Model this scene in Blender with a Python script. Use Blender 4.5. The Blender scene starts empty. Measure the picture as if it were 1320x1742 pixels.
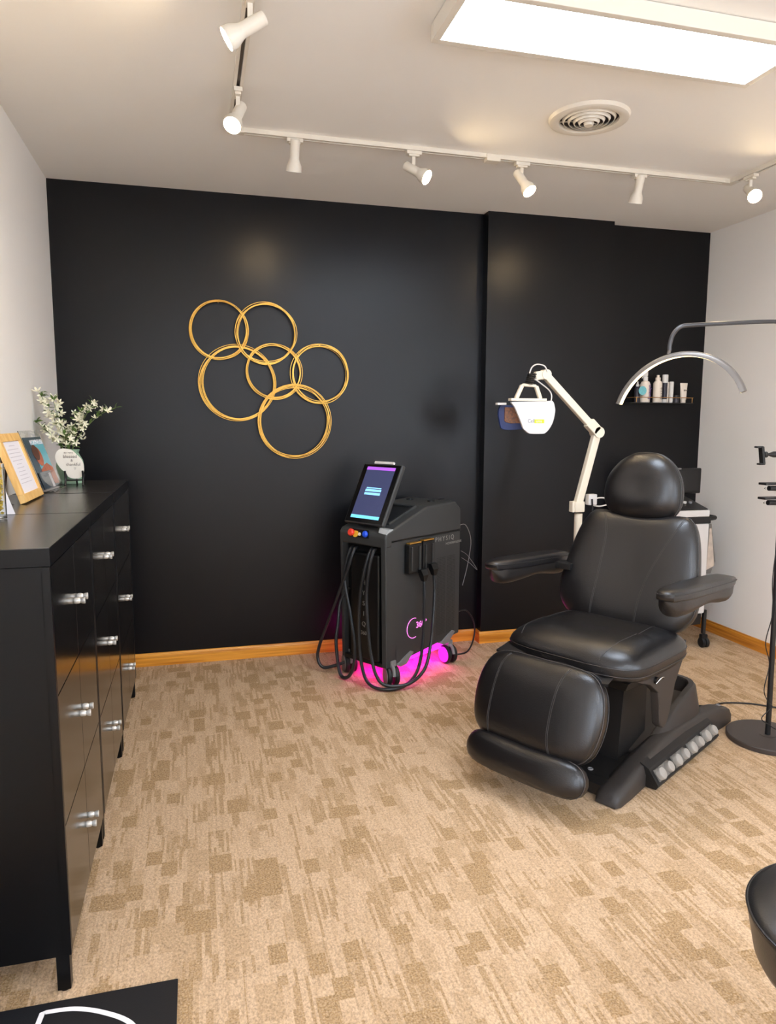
import bpy, bmesh, math, random
from mathutils import Vector, Matrix, noise
random.seed(7)
S = bpy.context.scene
COL = S.collection
PI = math.pi
V = Vector

# ------------------------------------------------------------------ camera, world, exposure
def add_camera():
    cd = bpy.data.cameras.new('camera'); co = bpy.data.objects.new('camera', cd); COL.objects.link(co)
    f, p, y, r = 1218.8, .1255, .2608, .0030
    fw = V((math.sin(y)*math.cos(p), math.cos(y)*math.cos(p), -math.sin(p)))
    rt = V((math.cos(y), -math.sin(y), 0)); up = rt.cross(fw)
    c, s = math.cos(r), math.sin(r)
    X = c*rt + s*up; Y = -s*rt + c*up; Z = -fw
    co.matrix_world = Matrix(((X.x, Y.x, Z.x, 0), (X.y, Y.y, Z.y, 0), (X.z, Y.z, Z.z, 1.42), (0, 0, 0, 1)))
    cd.sensor_fit = 'VERTICAL'; cd.sensor_height = 24; cd.lens = f/1742*24
    cd.clip_start = .05
    S.camera = co
add_camera()
W = bpy.data.worlds.new('world'); S.world = W; W.use_nodes = True
W.node_tree.nodes['Background'].inputs[0].default_value = (.9, .93, 1, 1)
W.node_tree.nodes['Background'].inputs[1].default_value = .0
S.view_settings.view_transform = 'Standard'; S.view_settings.look = 'None'
S.view_settings.exposure = 0.66; S.view_settings.gamma = 1; S.view_settings.use_curve_mapping = False
S.cycles.use_denoising = True
S.cycles.max_bounces = 10; S.cycles.diffuse_bounces = 6; S.cycles.glossy_bounces = 5; S.cycles.transmission_bounces = 8
S.cycles.sample_clamp_indirect = 6
PANEL_E = 24.0       # luminous ceiling panel
PANEL2_E = 30.0      # unseen rear panels, added to brighten the room
BULB_E = 300.0      # track lamps
FILL_WINDOW_E = 6.5       # fill light from unseen windows added behind the viewpoint

# room (metres)
D, XL, XR, H, YB = 4.264, -.719, 3.365, 2.678, -2.6
CX0, CX1, CY = 1.739, 2.594, 4.189      # shallow column on the back wall

# ------------------------------------------------------------------ materials
def lin(c):
    return tuple(((v/255)/12.92 if v/255 <= .04045 else ((v/255+.055)/1.055)**2.4) for v in c)
def mat(name, rgb=(128, 128, 128), rough=.5, metal=0, spec=.5, emit=None, es=0, trans=0, ior=1.45, coat=0, bump=0, bscale=200, var=0, vscale=8, sheen=0):
    m = bpy.data.materials.new(name); m.use_nodes = True
    nt = m.node_tree; b = nt.nodes['Principled BSDF']; I = b.inputs
    c = lin(rgb)
    I['Base Color'].default_value = (*c, 1); I['Roughness'].default_value = rough; I['Metallic'].default_value = metal
    I['Specular IOR Level'].default_value = spec; I['IOR'].default_value = ior
    if emit: I['Emission Color'].default_value = (*lin(emit), 1); I['Emission Strength'].default_value = es
    if trans: I['Transmission Weight'].default_value = trans
    if coat: I['Coat Weight'].default_value = coat; I['Coat Roughness'].default_value = .1
    tc = None
    if bump or var:
        tc = nt.nodes.new('ShaderNodeTexCoord')
    if bump:
        n = nt.nodes.new('ShaderNodeTexNoise'); n.inputs['Scale'].default_value = bscale; n.inputs['Detail'].default_value = 3
        bn = nt.nodes.new('ShaderNodeBump'); bn.inputs['Strength'].default_value = bump; bn.inputs['Distance'].default_value = .002
        nt.links.new(tc.outputs['Object'], n.inputs['Vector']); nt.links.new(n.outputs['Fac'], bn.inputs['Height'])
        nt.links.new(bn.outputs['Normal'], I['Normal'])
    if var:
        n = nt.nodes.new('ShaderNodeTexNoise'); n.inputs['Scale'].default_value = vscale; n.inputs['Detail'].default_value = 4
        r = nt.nodes.new('ShaderNodeValToRGB')
        r.color_ramp.elements[0].position = .3; r.color_ramp.elements[1].position = .7
        r.color_ramp.elements[0].color = (*[v*(1-var) for v in c], 1); r.color_ramp.elements[1].color = (*[min(1, v*(1+var)) for v in c], 1)
        nt.links.new(tc.outputs['Object'], n.inputs['Vector']); nt.links.new(n.outputs['Fac'], r.inputs['Fac'])
        nt.links.new(r.outputs['Color'], I['Base Color'])
    return m
def wood(name, dark, light, axis=0, rough=.35, sc=1.0):
    m = bpy.data.materials.new(name); m.use_nodes = True; nt = m.node_tree; b = nt.nodes['Principled BSDF']
    tc = nt.nodes.new('ShaderNodeTexCoord'); mp = nt.nodes.new('ShaderNodeMapping')
    s = [60*sc, 60*sc, 60*sc]; s[axis] = 2.2*sc; mp.inputs['Scale'].default_value = s
    n = nt.nodes.new('ShaderNodeTexNoise'); n.inputs['Scale'].default_value = 1; n.inputs['Detail'].default_value = 6; n.inputs['Distortion'].default_value = .6
    r = nt.nodes.new('ShaderNodeValToRGB'); r.color_ramp.elements[0].position = .32; r.color_ramp.elements[1].position = .62
    r.color_ramp.elements[0].color = (*lin(dark), 1); r.color_ramp.elements[1].color = (*lin(light), 1)
    nt.links.new(tc.outputs['Object'], mp.inputs['Vector']); nt.links.new(mp.outputs['Vector'], n.inputs['Vector'])
    nt.links.new(n.outputs['Fac'], r.inputs['Fac']); nt.links.new(r.outputs['Color'], b.inputs['Base Color'])
    b.inputs['Roughness'].default_value = rough
    return m
def carpet():
    m = bpy.data.materials.new('loop_carpet'); m.use_nodes = True; nt = m.node_tree; b = nt.nodes['Principled BSDF']; L = nt.links.new
    tc = nt.nodes.new('ShaderNodeTexCoord'); sp = nt.nodes.new('ShaderNodeSeparateXYZ'); L(tc.outputs['Object'], sp.inputs[0])
    def M(op, a, b_=None, c=None):
        n = nt.nodes.new('ShaderNodeMath'); n.operation = op
        for i, v in enumerate((a, b_, c)):
            if v is None: continue
            if isinstance(v, (int, float)): n.inputs[i].default_value = v
            else: L(v, n.inputs[i])
        return n.outputs[0]
    def wn(x, y, z=0.0):
        cb = nt.nodes.new('ShaderNodeCombineXYZ'); L(x, cb.inputs[0])
        if y is not None: L(y, cb.inputs[1])
        cb.inputs[2].default_value = z
        w = nt.nodes.new('ShaderNodeTexWhiteNoise'); w.noise_dimensions = '3D'; L(cb.outputs[0], w.inputs['Vector']); return w.outputs['Value']
    X, Y = sp.outputs[0], sp.outputs[1]
    def cells(wx, wy, seed):
        ix = M('FLOOR', M('DIVIDE', X, wx)); off = wn(ix, None, seed+.5)
        iy = M('FLOOR', M('ADD', M('DIVIDE', Y, wy), off))
        return wn(ix, iy, seed)
    blockA = M('LESS_THAN', cells(.049, .074, 1.0), .12)        # small darker squares
    blockB = M('LESS_THAN', cells(.072, .095, 5.0), .03)        # wider ones
    pale = M('LESS_THAN', cells(.075, .10, 9.0), .26)           # plain pale patches
    streak = M('LESS_THAN', cells(.0085, .13, 13.0), .44)
    region = M('LESS_THAN', cells(.040, .17, 17.0), .62)
    fine = M('LESS_THAN', cells(.006, .05, 21.0), .3)
    mid = M('MULTIPLY', M('LESS_THAN', cells(.034, .12, 25.0), .24), .36)
    st = M('MULTIPLY', M('MULTIPLY', streak, region), .66)
    st = M('MULTIPLY', st, M('SUBTRACT', 1.0, M('MULTIPLY', pale, .8)))
    st = M('MAXIMUM', M('MAXIMUM', st, mid), M('MULTIPLY', fine, .2))
    bl = M('MAXIMUM', blockA, blockB)
    dz = nt.nodes.new('ShaderNodeTexNoise'); dz.inputs['Scale'].default_value = 190; dz.inputs['Detail'].default_value = 2; L(tc.outputs['Object'], dz.inputs['Vector'])
    dith = M('ADD', M('MULTIPLY', M('SUBTRACT', dz.outputs['Fac'], .5), 2.4), .85)
    fac = M('MULTIPLY', M('MAXIMUM', st, M('MULTIPLY', bl, .80)), dith)
    # loop pile speckle
    mp = nt.nodes.new('ShaderNodeMapping'); mp.inputs['Scale'].default_value = (1, .72, 1); L(tc.outputs['Object'], mp.inputs['Vector'])
    vo = nt.nodes.new('ShaderNodeTexVoronoi'); vo.inputs['Scale'].default_value = 270; L(mp.outputs[0], vo.inputs['Vector'])
    no = nt.nodes.new('ShaderNodeTexNoise'); no.inputs['Scale'].default_value = 150; no.inputs['Detail'].default_value = 3; L(mp.outputs[0], no.inputs['Vector'])
    big = nt.nodes.new('ShaderNodeTexNoise'); big.inputs['Scale'].default_value = 1.7; big.inputs['Detail'].default_value = 2; L(tc.outputs['Object'], big.inputs['Vector'])
    mx = nt.nodes.new('ShaderNodeMix'); mx.data_type = 'RGBA'
    mx.inputs[6].default_value = (*lin((198, 168, 136)), 1); mx.inputs[7].default_value = (*lin((154, 123, 83)), 1)
    L(fac, mx.inputs[0])
    sp2 = M('MULTIPLY', M('SUBTRACT', no.outputs['Fac'], .5), .9)
    sp3 = M('MULTIPLY', M('GREATER_THAN', vo.outputs['Distance'], .62), -.20)
    sp4 = M('MULTIPLY', M('SUBTRACT', big.outputs['Fac'], .5), .10)
    gain = M('ADD', M('ADD', M('ADD', 1.03, sp2), sp3), sp4)
    vm = nt.nodes.new('ShaderNodeVectorMath'); vm.operation = 'SCALE'; L(mx.outputs[2], vm.inputs[0]); L(gain, vm.inputs[3])
    L(vm.outputs[0], b.inputs['Base Color'])
    b.inputs['Roughness'].default_value = .95; b.inputs['Specular IOR Level'].default_value = .1
    bp = nt.nodes.new('ShaderNodeBump'); bp.inputs['Strength'].default_value = .5; bp.inputs['Distance'].default_value = .003
    L(no.outputs['Fac'], bp.inputs['Height']); L(bp.outputs[0], b.inputs['Normal'])
    return m

M_wall = mat('white_wall_paint', (238, 234, 228), .6, bump=.15, bscale=120, spec=.3)
M_ceil = mat('ceiling_paint', (240, 237, 231), .7, bump=.12, bscale=90, spec=.25)
M_black = mat('black_wall_paint', (12, 12, 15), .33, bump=.05, bscale=140, spec=.33)
M_carpet = carpet()
M_oakX = wood('honey_oak_x', (184, 112, 24), (230, 160, 56), 0)
M_oakY = wood('honey_oak_y', (168, 98, 22), (214, 142, 50), 1)
M_white = mat('white_enamel', (222, 214, 200), .4)
M_cream = mat('cream_plastic', (228, 218, 198), .4, spec=.4)
M_slot = mat('track_slot', (96, 88, 80), .6)
M_lens = mat('light_diffuser', (255, 255, 255), .5, emit=(222, 236, 255), es=PANEL_E)
M_lens2 = mat('unseen_rear_diffuser', (255, 255, 255), .5, emit=(222, 236, 255), es=PANEL2_E)
M_fillpane = mat('added_window_pane', (255, 255, 255), .5, emit=(214, 232, 255), es=FILL_WINDOW_E)  # glow of the added, unseen windows
M_bulb = mat('lamp_glass_warm', (255, 240, 210), .3, emit=(255, 226, 180), es=BULB_E)
M_cabtop = mat('cabinet_top_black', (36, 32, 30), .25, spec=.95, bump=.03, bscale=500)
M_cab = mat('cabinet_black', (9, 9, 10), .35, spec=.25)
M_door = mat('cabinet_door_gloss', (12, 12, 12), .16, spec=.6)
M_knob = mat('knob_nickel', (215, 212, 205), .32, metal=.55)
M_leather = mat('black_leather', (19, 17, 18), .33, spec=.75, bump=.25, bscale=260)
M_leather2 = mat('black_leather_side', (32, 29, 28), .4, spec=.6, bump=.25, bscale=260)
M_stitch = mat('leather_stitching', (58, 54, 52), .5)
M_basepl = mat('charcoal_plastic', (52, 47, 44), .48, bump=.2, bscale=600)
M_basedk = mat('dark_base_plastic', (22, 20, 19), .5, bump=.2, bscale=600)
M_btn = mat('button_grey', (158, 152, 144), .5)
M_plate = mat('button_plate', (112, 108, 102), .4)
M_gold = mat('gold_wire', (222, 172, 84), .28, metal=.9)
M_mach = mat('machine_graphite', (54, 55, 55), .42, bump=.12, bscale=500)
M_mach2 = mat('machine_dark', (14, 15, 16), .35)
M_silver = mat('silver_trim', (170, 174, 176), .35, metal=.3)
M_grey = mat('caster_grey', (120, 118, 118), .45)
M_rubber = mat('black_rubber', (22, 22, 23), .5)
M_hose = mat('black_hose', (30, 31, 33), .36, spec=.6)
M_magenta = mat('magenta_light', (255, 40, 220), .5, emit=(255, 20, 205), es=6)
M_maglogo = mat('magenta_logo_light', (255, 150, 235), .5, emit=(255, 110, 225), es=1.0)
M_hubglow = mat('hub_painted_underglow', (225, 60, 225), .5, emit=(222, 50, 222), es=.5)  # grey hub; the underglow falling on it is put into colour and emission
M_txt = mat('silver_letters', (150, 150, 145), .35, metal=.4)
M_screen = mat('screen_navy', (20, 22, 40), .15, emit=(70, 74, 108), es=.62)
M_scrblue = mat('screen_blue_bar', (130, 190, 240), .2, emit=(130, 190, 242), es=.62)
M_scrpur = mat('screen_purple_bar', (150, 80, 200), .2, emit=(160, 88, 215), es=.6)
M_scrcyan = mat('screen_cyan_bar', (110, 200, 240), .2, emit=(110, 198, 240), es=.62)
M_bezel = mat('screen_bezel', (12, 12, 13), .12)
M_off = mat('monitor_glass_off', (26, 25, 26), .2)
M_red = mat('red_button', (225, 60, 40), .35)
M_yel = mat('yellow_button', (235, 190, 60), .4)
M_blue = mat('blue_button', (30, 80, 215), .35)
M_whitepl = mat('white_gloss_plastic', (212, 208, 204), .3)
M_navy = mat('navy_pad', (22, 40, 92), .5)
M_amber = mat('amber_led_grid', (120, 70, 28), .4, var=.6, vscale=90)
M_lime = mat('lime_logo', (206, 214, 50), .5)
M_greyl = mat('grey_logo', (110, 110, 122), .5)
M_blackmet = mat('black_powder_coat', (26, 25, 25), .42)
M_darkdisc = mat('lamp_base_disc', (62, 54, 50), .5)
M_steel = mat('brushed_arm', (74, 73, 74), .32, metal=.5)
M_arc = mat('arc_aluminium', (112, 106, 100), .38, metal=.35)
M_led = mat('led_strip_warm', (255, 240, 200), .4, emit=(255, 230, 170), es=2.6)
M_brass = mat('brass_rail', (176, 128, 70), .35, metal=.7)
M_teal = mat('teal_sticker', (110, 180, 188), .5, var=.12, vscale=120)
M_cosm = mat('cosmetic_white', (226, 214, 200), .45)
M_cosm2 = mat('cosmetic_pearl', (214, 212, 208), .4)
M_dklabel = mat('dark_label', (44, 42, 54), .4)
M_purple = mat('purple_print', (88, 60, 130), .5)
M_ink = mat('grey_ink', (110, 100, 92), .6)
M_sage = mat('sage_ceramic', (148, 178, 150), .3, var=.06, vscale=30)
M_agate = mat('white_plate', (236, 229, 216), .45)
M_petal = mat('white_petal', (236, 232, 206), .6)
M_leaf = mat('green_leaf', (84, 112, 48), .55, var=.25, vscale=40)
M_stem = mat('green_stem', (104, 122, 66), .6)
M_frame = wood('pine_frame', (222, 168, 92), (240, 196, 124), 2, .45, .6)
M_paper = mat('paper_white', (232, 228, 232), .6)
M_strut = mat('brown_backing', (92, 52, 22), .6)
M_clear = mat('clear_acrylic', (255, 255, 255), .03, trans=1, ior=1.2)
M_glass = mat('jar_glass', (250, 252, 250), .02, trans=1, ior=1.3)
M_pebble = mat('yellow_pebbles', (216, 184, 74), .4, var=.25, vscale=60)
M_bro = mat('brochure_slate', (58, 76, 88), .3)
M_bro2 = mat('brochure_teal', (96, 172, 186), .3)
M_skin = mat('printed_skin_tone', (176, 92, 60), .4, var=.3, vscale=30)
M_hair = mat('printed_dark_brown', (88, 48, 34), .4)
M_stool = mat('stool_vinyl', (24, 23, 24), .34, bump=.15, bscale=300, spec=.55)
M_matblk = mat('mat_black', (24, 24, 27), .5, bump=.1, bscale=300)
M_white2 = mat('white_print', (238, 234, 234), .5)
M_chrome = mat('chrome', (190, 190, 190), .18, metal=1)
M_ventshade = mat('vent_recess_shade', (40, 34, 32), .7)  # shade of the vent recess, put into the colour

# ------------------------------------------------------------------ helpers
class MB:
    """collects shapes into one bmesh"""
    def __init__(s): s.bm = bmesh.new()
    def quad(s, pts):
        vs = [s.bm.verts.new(p) for p in pts]; s.bm.faces.new(vs); return s
    def box(s, a, b, bev=0, seg=2, M=None):
        t = bmesh.new(); bmesh.ops.create_cube(t, size=1)
        a, b = V(a), V(b); c = (a+b)/2; d = b-a
        for v in t.verts: v.co = V((v.co.x*d.x, v.co.y*d.y, v.co.z*d.z))
        if bev: bmesh.ops.bevel(t, geom=t.edges[:], offset=bev, segments=seg, profile=.5, affect='EDGES')
        for v in t.verts:
            v.co = v.co + c
            if M is not None: v.co = M @ v.co
        s.merge(t); return s
    def merge(s, t):
        mp = {}
        for v in t.verts: mp[v] = s.bm.verts.new(v.co)
        for f in t.faces:
            try: s.bm.faces.new([mp[v] for v in f.verts])
            except ValueError: pass
        t.free()
    def cyl(s, p0, p1, r0, r1=None, n=20, cap=True):
        r1 = r0 if r1 is None else r1
        p0, p1 = V(p0), V(p1); ax = (p1-p0).normalized(); q = ax.to_track_quat('Z', 'Y')
        A = [s.bm.verts.new(p0 + q @ V((r0*math.cos(2*PI*i/n), r0*math.sin(2*PI*i/n), 0))) for i in range(n)]
        B = [s.bm.verts.new(p1 + q @ V((r1*math.cos(2*PI*i/n), r1*math.sin(2*PI*i/n), 0))) for i in range(n)]
        for i in range(n): s.bm.faces.new([A[i], A[(i+1) % n], B[(i+1) % n], B[i]])
        if cap: s.bm.faces.new(A[::-1]); s.bm.faces.new(B)
        return s
    def lathe(s, prof, org=(0, 0, 0), ax=(0, 0, 1), n=32, close=False):
        q = V(ax).normalized().to_track_quat('Z', 'Y'); o = V(org); R = []
        for r, z in prof:
            if r < 1e-6: R.append([s.bm.verts.new(o + q @ V((0, 0, z)))])
            else: R.append([s.bm.verts.new(o + q @ V((r*math.cos(2*PI*i/n), r*math.sin(2*PI*i/n), z))) for i in range(n)])
        if close: R.append(R[0])
        for a, b in zip(R, R[1:]):
            for i in range(n):
                j = (i+1) % n
                if len(a) == 1 and len(b) == 1: continue
                if len(a) == 1: s.bm.faces.new([a[0], b[i], b[j]])
                elif len(b) == 1: s.bm.faces.new([a[j], a[i], b[0]])
                else: s.bm.faces.new([a[i], b[i], b[j], a[j]])
        return s
    def tube(s, pts, r, n=10, smooth=0, closed=False, cap=True):
        P = [V(p) for p in pts]
        if smooth: P = crom(P, smooth, closed)
        m = len(P); rad = r if callable(r) else (lambda t: r)
        T = []
        for i in range(m):
            if closed: d = P[(i+1) % m]-P[i-1]
            else: d = P[min(i+1, m-1)]-P[max(i-1, 0)]
            T.append(d.normalized())
        up = V((0, 0, 1)) if abs(T[0].z) < .9 else V((1, 0, 0))
        N = (up - up.dot(T[0])*T[0]).normalized(); rings = []
        for i in range(m):
            N = (N - N.dot(T[i])*T[i]).normalized(); Bn = T[i].cross(N); rr = rad(i/(m-1))
            rings.append([s.bm.verts.new(P[i] + rr*(math.cos(2*PI*k/n)*N + math.sin(2*PI*k/n)*Bn)) for k in range(n)])
        pr = list(zip(rings, rings[1:])) + ([(rings[-1], rings[0])] if closed else [])
        for a, b in pr:
            for k in range(n): s.bm.faces.new([a[k], a[(k+1) % n], b[(k+1) % n], b[k]])
        if cap and not closed: s.bm.faces.new(rings[0][::-1]); s.bm.faces.new(rings[-1])
        return s
    def prism(s, poly, f0, f1, bev=0, seg=2):
        """poly: 2D points; f0,f1 map a 2D point to 3D for the two caps"""
        t = bmesh.new(); A = [t.verts.new(f0(p)) for p in poly]; B = [t.verts.new(f1(p)) for p in poly]; n = len(poly)
        t.faces.new(A[::-1]); t.faces.new(B)
        for i in range(n): t.faces.new([A[i], A[(i+1) % n], B[(i+1) % n], B[i]])
        bmesh.ops.recalc_face_normals(t, faces=t.faces[:])
        if bev: bmesh.ops.bevel(t, geom=t.edges[:], offset=bev, segments=seg, profile=.5, affect='EDGES', clamp_overlap=True)
        s.merge(t); return s
    def loft(s, secs, cap=True, closed=True):
        R = [[s.bm.verts.new(p) for p in sec] for sec in secs]; n = len(R[0])
        for a, b in zip(R, R[1:]):
            for k in range(n if closed else n-1): s.bm.faces.new([a[k], a[(k+1) % n], b[(k+1) % n], b[k]])
        if cap: s.bm.faces.new(R[0][::-1]); s.bm.faces.new(R[-1])
        return s
    def build(s, name, m, parent=None, smooth=True, ang=35, M=None):
        bmesh.ops.recalc_face_normals(s.bm, faces=s.bm.faces[:])
        me = bpy.data.meshes.new(name); s.bm.to_mesh(me); s.bm.free()
        if M is not None: me.transform(M)
        if smooth:
            for p in me.polygons: p.use_smooth = True
            me.set_sharp_from_angle(angle=math.radians(ang))
        me.materials.append(m)
        o = bpy.data.objects.new(name, me); COL.objects.link(o)
        if parent: o.parent = parent
        if smooth:
            wn = o.modifiers.new('weighted_normals', 'WEIGHTED_NORMAL'); wn.keep_sharp = True; wn.weight = 80
        return o
def crom(P, k, closed=False):
    m = len(P); out = []
    for i in range(m if closed else m-1):
        if closed: a, b, c, d = P[i-1], P[i], P[(i+1) % m], P[(i+2) % m]
        else: a, b, c, d = P[max(i-1, 0)], P[i], P[i+1], P[min(i+2, m-1)]
        for j in range(k):
            t = j/k
            out.append(.5*((2*b)+(c-a)*t+(2*a-5*b+4*c-d)*t*t+(3*b-a-3*c+d)*t**3))
    if not closed: out.append(P[-1])
    return out
def tag(o, label=None, cat=None, group=None, kind=None):
    if label: o['label'] = label
    if cat: o['category'] = cat
    if group: o['group'] = group
    if kind: o['kind'] = kind
    return o
def thing(name, label, cat, loc=(0, 0, 0), rz=0, group=None):
    o = bpy.data.objects.new(name, None); COL.objects.link(o); o.location = loc; o.rotation_euler = (0, 0, rz)
    o.empty_display_size = .05
    return tag(o, label, cat, group)
def struct(name, mb, m, **k): return tag(mb.build(name, m, **k), kind='structure')
def copy_tree(o, parent=None):
    c = o.copy(); COL.objects.link(c); c.parent = parent
    for ch in list(o.children): copy_tree(ch, c)
    return c
def text(name, s, size, m, parent, M, ext=.0006, align='CENTER', sp=1.0):
    cu = bpy.data.curves.new(name, 'FONT'); cu.body = s; cu.size = size; cu.extrude = ext; cu.align_x = align; cu.align_y = 'CENTER'; cu.space_character = sp
    to = bpy.data.objects.new(name+'_curve', cu); COL.objects.link(to)
    bpy.context.view_layer.update()
    me = bpy.data.meshes.new_from_object(to.evaluated_get(bpy.context.evaluated_depsgraph_get()))
    bpy.data.objects.remove(to); me.transform(M); me.materials.clear(); me.materials.append(m); me.name = name
    o = bpy.data.objects.new(name, me); COL.objects.link(o); o.parent = parent
    return o
def frame_mat(o, x, y):
    """matrix with local x,y axes given, z = x cross y"""
    x = V(x).normalized(); y = V(y); y = (y - y.dot(x)*x).normalized(); z = x.cross(y); o = V(o)
    return Matrix(((x.x, y.x, z.x, o.x), (x.y, y.y, z.y, o.y), (x.z, y.z, z.z, o.z), (0, 0, 0, 1)))

# ------------------------------------------------------------------ the room
struct('floor', MB().box((XL-.1, YB-.1, -.05), (XR+.1, D+.1, 0)), M_carpet, smooth=False)
struct('ceiling', MB().box((XL-.1, YB-.1, H), (XR+.1, D+.1, H+.08)), M_ceil, smooth=False)
struct('wall_left', MB().box((XL-.1, YB-.1, 0), (XL, D+.1, H)), M_wall, smooth=False)
struct('wall_right', MB().box((XR, YB-.1, 0), (XR+.1, D+.1, H)), M_wall, smooth=False)
struct('wall_back', MB().box((XL, D, 0), (XR, D+.1, H)), M_black, smooth=False)
struct('wall_column', MB().box((CX0, CY, 0), (CX1, D+.001, H)), M_black, smooth=False)
struct('wall_rear', MB().box((XL, YB-.1, 0), (XR, YB, H)), M_wall, smooth=False)
struct('added_window_1', MB().box((XR-.006, -2.35, .9), (XR+.001, -.25, 2.3)), M_fillpane, smooth=False)  # unseen window with frame, added to brighten the left side
mb = MB()
for y in (-2.40, -1.33, -.25): mb.box((XR-.03, y, .85), (XR, y+.05, 2.35), .003)
for z in (.85, 2.3): mb.box((XR-.032, -2.40, z), (XR, -.20, z+.05), .003)
struct('added_window_trim_1', mb, M_white)
struct('added_window_2', MB().box((XL-.001, -2.35, .9), (XL+.006, -.55, 2.3)), M_fillpane, smooth=False)  # second unseen window with frame, added to brighten the right wall
mb = MB()
for y in (-2.40, -1.48, -.55): mb.box((XL, y, .85), (XL+.03, y+.05, 2.35), .003)
for z in (.85, 2.3): mb.box((XL, -2.40, z), (XL+.032, -.50, z+.05), .003)
struct('added_window_trim_2', mb, M_white)
def baseboard(name, a, b, nrm, m):
    a, b, n = V((*a, 0)), V((*b, 0)), V((*nrm, 0))
    prof = [(0, 0), (.013, 0), (.013, .050), (.011, .056), (.011, .062), (.008, .066), (.006, .074), (0, .076)]
    mb = MB(); mb.prism(prof, lambda p: a + n*p[0] + V((0, 0, p[1])), lambda p: b + n*p[0] + V((0, 0, p[1])))
    struct(name, mb, m, ang=20)
baseboard('baseboard_back', (XL, D), (CX0, D), (0, -1), M_oakX)
baseboard('baseboard_back.001', (CX1, D), (XR, D), (0, -1), M_oakX)
baseboard('baseboard_column', (CX0-.013, CY), (CX1+.013, CY), (0, -1), M_oakX)
baseboard('baseboard_column.001', (CX0, D), (CX0, CY), (-1, 0), M_oakY)
baseboard('baseboard_right', (XR, D), (XR, YB), (-1, 0), M_oakY)
baseboard('baseboard_left', (XL, D), (XL, YB), (1, 0), M_oakY)

# ------------------------------------------------------------------ ceiling panel lights
def panel_light(x0, y0, x1, y1, m, label):
    t = thing('ceiling_light', label, 'ceiling light', ((x0+x1)/2, (y0+y1)/2, H))
    w, d = (x1-x0)/2, (y1-y0)/2; hh = .056; lip = .026
    mb = MB()
    for a, b in (((-w, -d), (w, -d+lip)), ((-w, d-lip), (w, d)), ((-w, -d+lip), (-w+lip, d-lip)), ((w-lip, -d+lip), (w, d-lip))):
        mb.box((a[0], a[1], -hh), (b[0], b[1], -.002), .003)
    mb.build('frame', M_white, t)
    mb = MB(); mb.box((-w+lip, -d+lip, -hh+.006), (w-lip, d-lip, -hh+.012)); mb.build('diffuser', m, t, smooth=False)
    mb = MB(); mb.box((-w+.01, -d+.01, -.012), (w-.01, d-.01, -.001)); mb.build('mounting_plate', M_white, t, smooth=False)
    return t
panel_light(.762, 2.045, 1.962, 2.345, M_lens, 'long flat white panel light glowing on the ceiling')
panel_light(.762, -.75, 1.962, -.45, M_lens2, 'unseen second white panel light added on the ceiling behind the viewpoint')  # unseen, added for brightness where the back wall glow mirrors it

panel_light(.762, -2.15, 1.962, -1.85, M_lens2, 'unseen third white panel light added at the far rear of the ceiling')  # unseen extra panel, added for more light

# ------------------------------------------------------------------ round ceiling vent
t = thing('ceiling_vent', 'round white air vent with concentric rings on the ceiling', 'vent', (1.618, 2.84, H))
MB().lathe([(.120, -.003), (.122, -.016), (.145, -.020), (.160, -.014), (.166, -.002), (.166, -.0005), (.120, -.0005)], n=56, close=True).build('flange', M_white, t)
MB().lathe([(0, -.002), (.121, -.002)], n=48).build('recess_shade_disc', M_ventshade, t)  # flat dark disc painted in for the shade of an open recess
for i, r in enumerate((.104, .082, .060, .039)):
    z = -.016-.004*i
    MB().lathe([(r, z), (r+.006, z+.011), (r+.0045, z+.011), (r-.0035, z)], n=48, close=True).build('ring', M_white, t)
MB().lathe([(0, -.036), (.018, -.034), (.022, -.022), (0, -.020)], n=32).build('center_cap', M_white, t)
for a in (.5, .5+2*PI/3, .5+4*PI/3):
    MB().tube([(.02*math.cos(a), .02*math.sin(a), -.014), (.121*math.cos(a), .121*math.sin(a), -.006)], .0018, 6).build('spoke', M_white, t)

# ------------------------------------------------------------------ track and spotlights
TX0, TX1, TY = .19, 2.745, 3.345
t = thing('ceiling_track', 'white three-sided lighting track running around the ceiling', 'light track', (TX0, TY, H))
def rail(a, b):
    a, b = V((*a, 0)), V((*b, 0)); d = (b-a).normalized(); n = V((-d.y, d.x, 0))
    prof = [(-.018, 0), (.018, 0), (.018, -.019), (.0065, -.019), (.0065, -.005), (-.0065, -.005), (-.0065, -.019), (-.018, -.019)]
    o = V((TX0, TY, 0))
    MB().prism(prof, lambda p: a-o+n*p[0]+V((0, 0, p[1])), lambda p: b-o+n*p[0]+V((0, 0, p[1]))).build('rail', M_white, t, smooth=False)
    prof = [(-.0062, -.0052), (.0062, -.0052), (.0062, -.008), (-.0062, -.008)]
    MB().prism(prof, lambda p: a-o+n*p[0]+V((0, 0, p[1])), lambda p: b-o+n*p[0]+V((0, 0, p[1]))).build('slot', M_slot, t, smooth=False)
rail((TX0, .2), (TX0, TY-.035)); rail((TX0+.035, TY), (TX1-.035, TY)); rail((TX1, TY-.035), (TX1, .2))
for x in (TX0, TX1):
    s = 1 if x == TX0 else -1
    mb = MB(); mb.box((x-TX0-.019, -.05, -.021), (x-TX0+.019, .019, 0), .002); mb.box((x-TX0+(.0 if s > 0 else -.05), -.019, -.0212), (x-TX0+(.05 if s > 0 else 0), .019, -.0002), .002)
    mb.build('corner_joint', M_white, t)
MB().box((1.365-TX0, -.024, -.033), (1.435-TX0, .024, -.001), .003).build('power_feed', M_white, t)

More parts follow.
